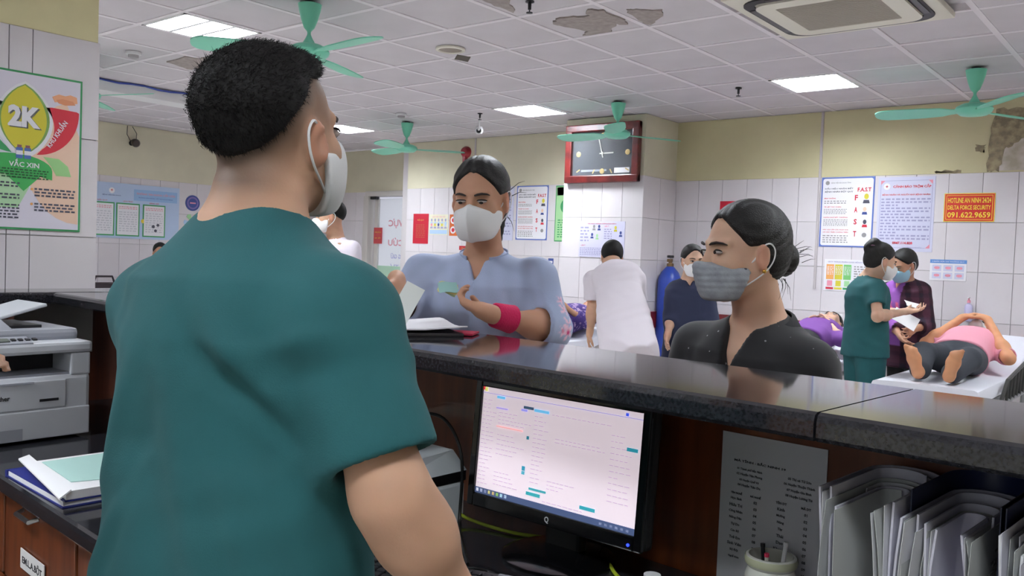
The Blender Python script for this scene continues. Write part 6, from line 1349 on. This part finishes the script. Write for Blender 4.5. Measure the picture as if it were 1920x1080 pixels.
sdf_obj('trousers', lambda P: fpt.pants(P, .016, .92, (.10, .078, .066)), lo, hi, .010, mat('charcoal_cloth', (52, 56, 64), .9), pt_, base)
sdf_obj('hair', lambda P: smax(el(fpt.q(P), (0, -.022, .034), (.086, .108, .098)), -el(fpt.q(P), (0, .11, -.02), (.07, .085, .10)), .01) * .98, fpt.head - .2, fpt.head + .2, .008, M_HAIRM, pt_, base)
mk = sdf_obj('face_mask', lambda P: mask_sdf(fpt.q(P), fpt.hs), fpt.head - .15, fpt.head + .15, .006, M_MASK, pt_, base)
face_bits(fpt.HR, fpt.head, fpt.hs, pt_, base)
# patient in purple on the bed behind the woman in black
f4 = Fig((-2.440, 6.55, bz + .115), (-2.440, 7.02, bz + .19), (0, -.15, 1), (-2.440, 7.17, bz + .235), (0, -.35, .95), (0, .95, .35), hs=.95, size=.95, arms=dict(R=[(-2.600, 6.95, bz + .16), (-2.690, 6.73, bz + .14), (-2.530, 6.85, bz + .24)], L=[(-2.280, 6.95, bz + .16), (-2.190, 6.70, bz + .14), (-2.350, 6.86, bz + .25)]),
         legs=dict(R=[(-2.520, 6.5, bz + .10), (-2.530, 6.14, bz + .10), (-2.530, 5.88, bz + .06)], L=[(-2.360, 6.5, bz + .10), (-2.350, 6.14, bz + .10), (-2.350, 5.88, bz + .06)]))
f4.footdir = {'R': A(0, -.2, 1), 'L': A(0, -.2, 1)}
simple_person('patient in purple top lying on the bed behind the woman in black', f4, (-2.44, 6.5, 0), mat('purple_cloth', (112, 66, 140), .9), dict(ease=0, w=np.array([.185] * 5 + [.165, .175, .165, .125, .074, .04]), dd=np.array([.125] * 7 + [.115, .095, .066, .035]), t=FT, hem=-.1, sl=1.3, sr0=.056, sr1=.05, neck_r=.052, shk=.04), SK_F2, woman_hair(f4, False), M_BLK, None, shoes=False)
# patient in violet floral clothes on the pier bed
f5 = Fig((-4.56, 6.20, bz + .10), (-4.56, 6.66, bz + .17), (0, -.15, 1), (-4.56, 6.80, bz + .21), (0, -.35, .95), (0, .95, .35), hs=.95, size=.95, arms=dict(R=[(-4.72, 6.58, bz + .15), (-4.79, 6.38, bz + .12), (-4.62, 6.28, bz + .24)], L=[(-4.40, 6.58, bz + .15), (-4.31, 6.36, bz + .12), (-4.44, 6.22, bz + .25)]),
         legs=dict(R=[(-4.64, 6.16, bz + .09), (-4.68, 5.92, bz + .26), (-4.66, 5.72, bz + .04)], L=[(-4.48, 6.16, bz + .09), (-4.44, 5.92, bz + .28), (-4.46, 5.72, bz + .04)]))
f5.footdir = {'R': A(0, -1, .3), 'L': A(0, -1, .3)}
M_FLOR = mat('violet_floral', (70, 52, 120), .9, rgb2=(176, 150, 186), vscale=26, vlo=.36, vhi=.46)
simple_person('patient in violet floral clothes lying on the bed by the pier', f5, (-4.56, 6.2, 0), M_FLOR, dict(ease=0, w=np.array([.185] * 5 + [.165, .175, .165, .125, .074, .04]), dd=np.array([.125] * 7 + [.115, .095, .066, .035]), t=FT, hem=-.1, sl=1.5, sr0=.056, sr1=.05, neck_r=.052, shk=.04), SK_F1, woman_hair(f5, False), M_FLOR, None, shoes=False)

# ------------------------------------------------------------------ colleague at the left frame edge, only a hand reaches into view
hp_ = np.array((-1.62, .02, .90)); nk_ = np.array((-1.60, .10, 1.40)); hd_ = np.array((-1.58, .17, 1.56))
f6 = Fig(hp_, nk_, (-.35, .93, 0), hd_, (-.3, .95, -.1), (0, 0, 1), hs=.95, male=True, arms=dict(R=[(-1.42, .15, 1.30), (-1.36, .33, 1.08), tuple(at(-185, 690, 1.28))], L=[(-1.80, .05, 1.30), (-1.86, .2, 1.06), (-1.8, .42, 1.02)]), hands=dict(R=dict(d=(.35, .9, .28), n=(-.5, .2, -.4), curl=.55)))
def c6_hair(P):
    q = f6.q(P); d = el(q, (0, -.022, .036), (.086, .108, .098)); d = smax(d, (-.045 + (q[:, 1] + .11) * .6) - q[:, 2], .01); return smax(d, q[:, 1] - .07, .01) * f6.hs
simple_person('colleague in teal scrubs at the left frame edge with one hand in view', f6, (-1.62, .02, 0), M_TEAL, dict(ease=0, w=TSW, dd=TSD, t=TST, hem=-.4, sl=.75, sr0=.063, sr1=.069, neck_r=.064, shk=.045), SK_M, c6_hair, M_TEAL, M_MASK, hairm=M_HAIRM, face=False, h=.013, shirt_name='scrub_top')
# bed and sitting figure at the left wall, mostly hidden by the man in green
bed(-9.95, 4.15, .66, 1.95, 'white bed along the left wall under the information board', lift=.20)
bg_ = thing('travel_bag', 'dark bag lying on the bed at the left wall', 'bag', (-9.62, 4.6, .70)); MB().box((0, 0, .10), (.26, .40, .20), bev=.05).build('body', mat('dark_fabric', (44, 34, 40), .9), bg_, smooth=True); MB().tube([(0, -.12, .19), (0, -.09, .27), (0, .09, .27), (0, .12, .19)], .012).build('handle', MATS['dark_fabric'], bg_, smooth=True)
hd_ = at(300, 474, 10.1); nk_ = hd_ + np.array((-.03, .0, -.155)); hp_ = np.array((hd_[0] - .08, hd_[1], .80))
f7 = Fig(hp_, nk_, (.9, -.4, 0), hd_, (.85, -.5, -.1), (0, 0, 1), hs=.95, arms=dict(R=[nk_ + A(-.08, -.15, -.07), nk_ + A(.02, -.20, -.32), nk_ + A(.22, -.22, -.38)], L=[nk_ + A(.06, .15, -.07), nk_ + A(.14, .16, -.32), nk_ + A(.32, .05, -.38)]),
         legs=dict(R=[hp_ + A(.02, -.09, -.04), hp_ + A(.40, -.16, -.02), hp_ + A(.44, -.18, -.40)], L=[hp_ + A(.04, .08, -.04), hp_ + A(.44, .0, -.02), hp_ + A(.48, -.02, -.40)]))
simple_person('dark-haired person sitting on the bed at the left wall', f7, (hp_[0], hp_[1], 0), mat('grey_shirt', (150, 146, 156), .9), dict(ease=0, w=FW, dd=FD, t=FT, hem=-.15, sl=.7, sr0=.058, sr1=.06, neck_r=.054, shk=.04), SK_F1, woman_hair(f7, False), M_BLK, None, h=.014, face=False, shoes=False)
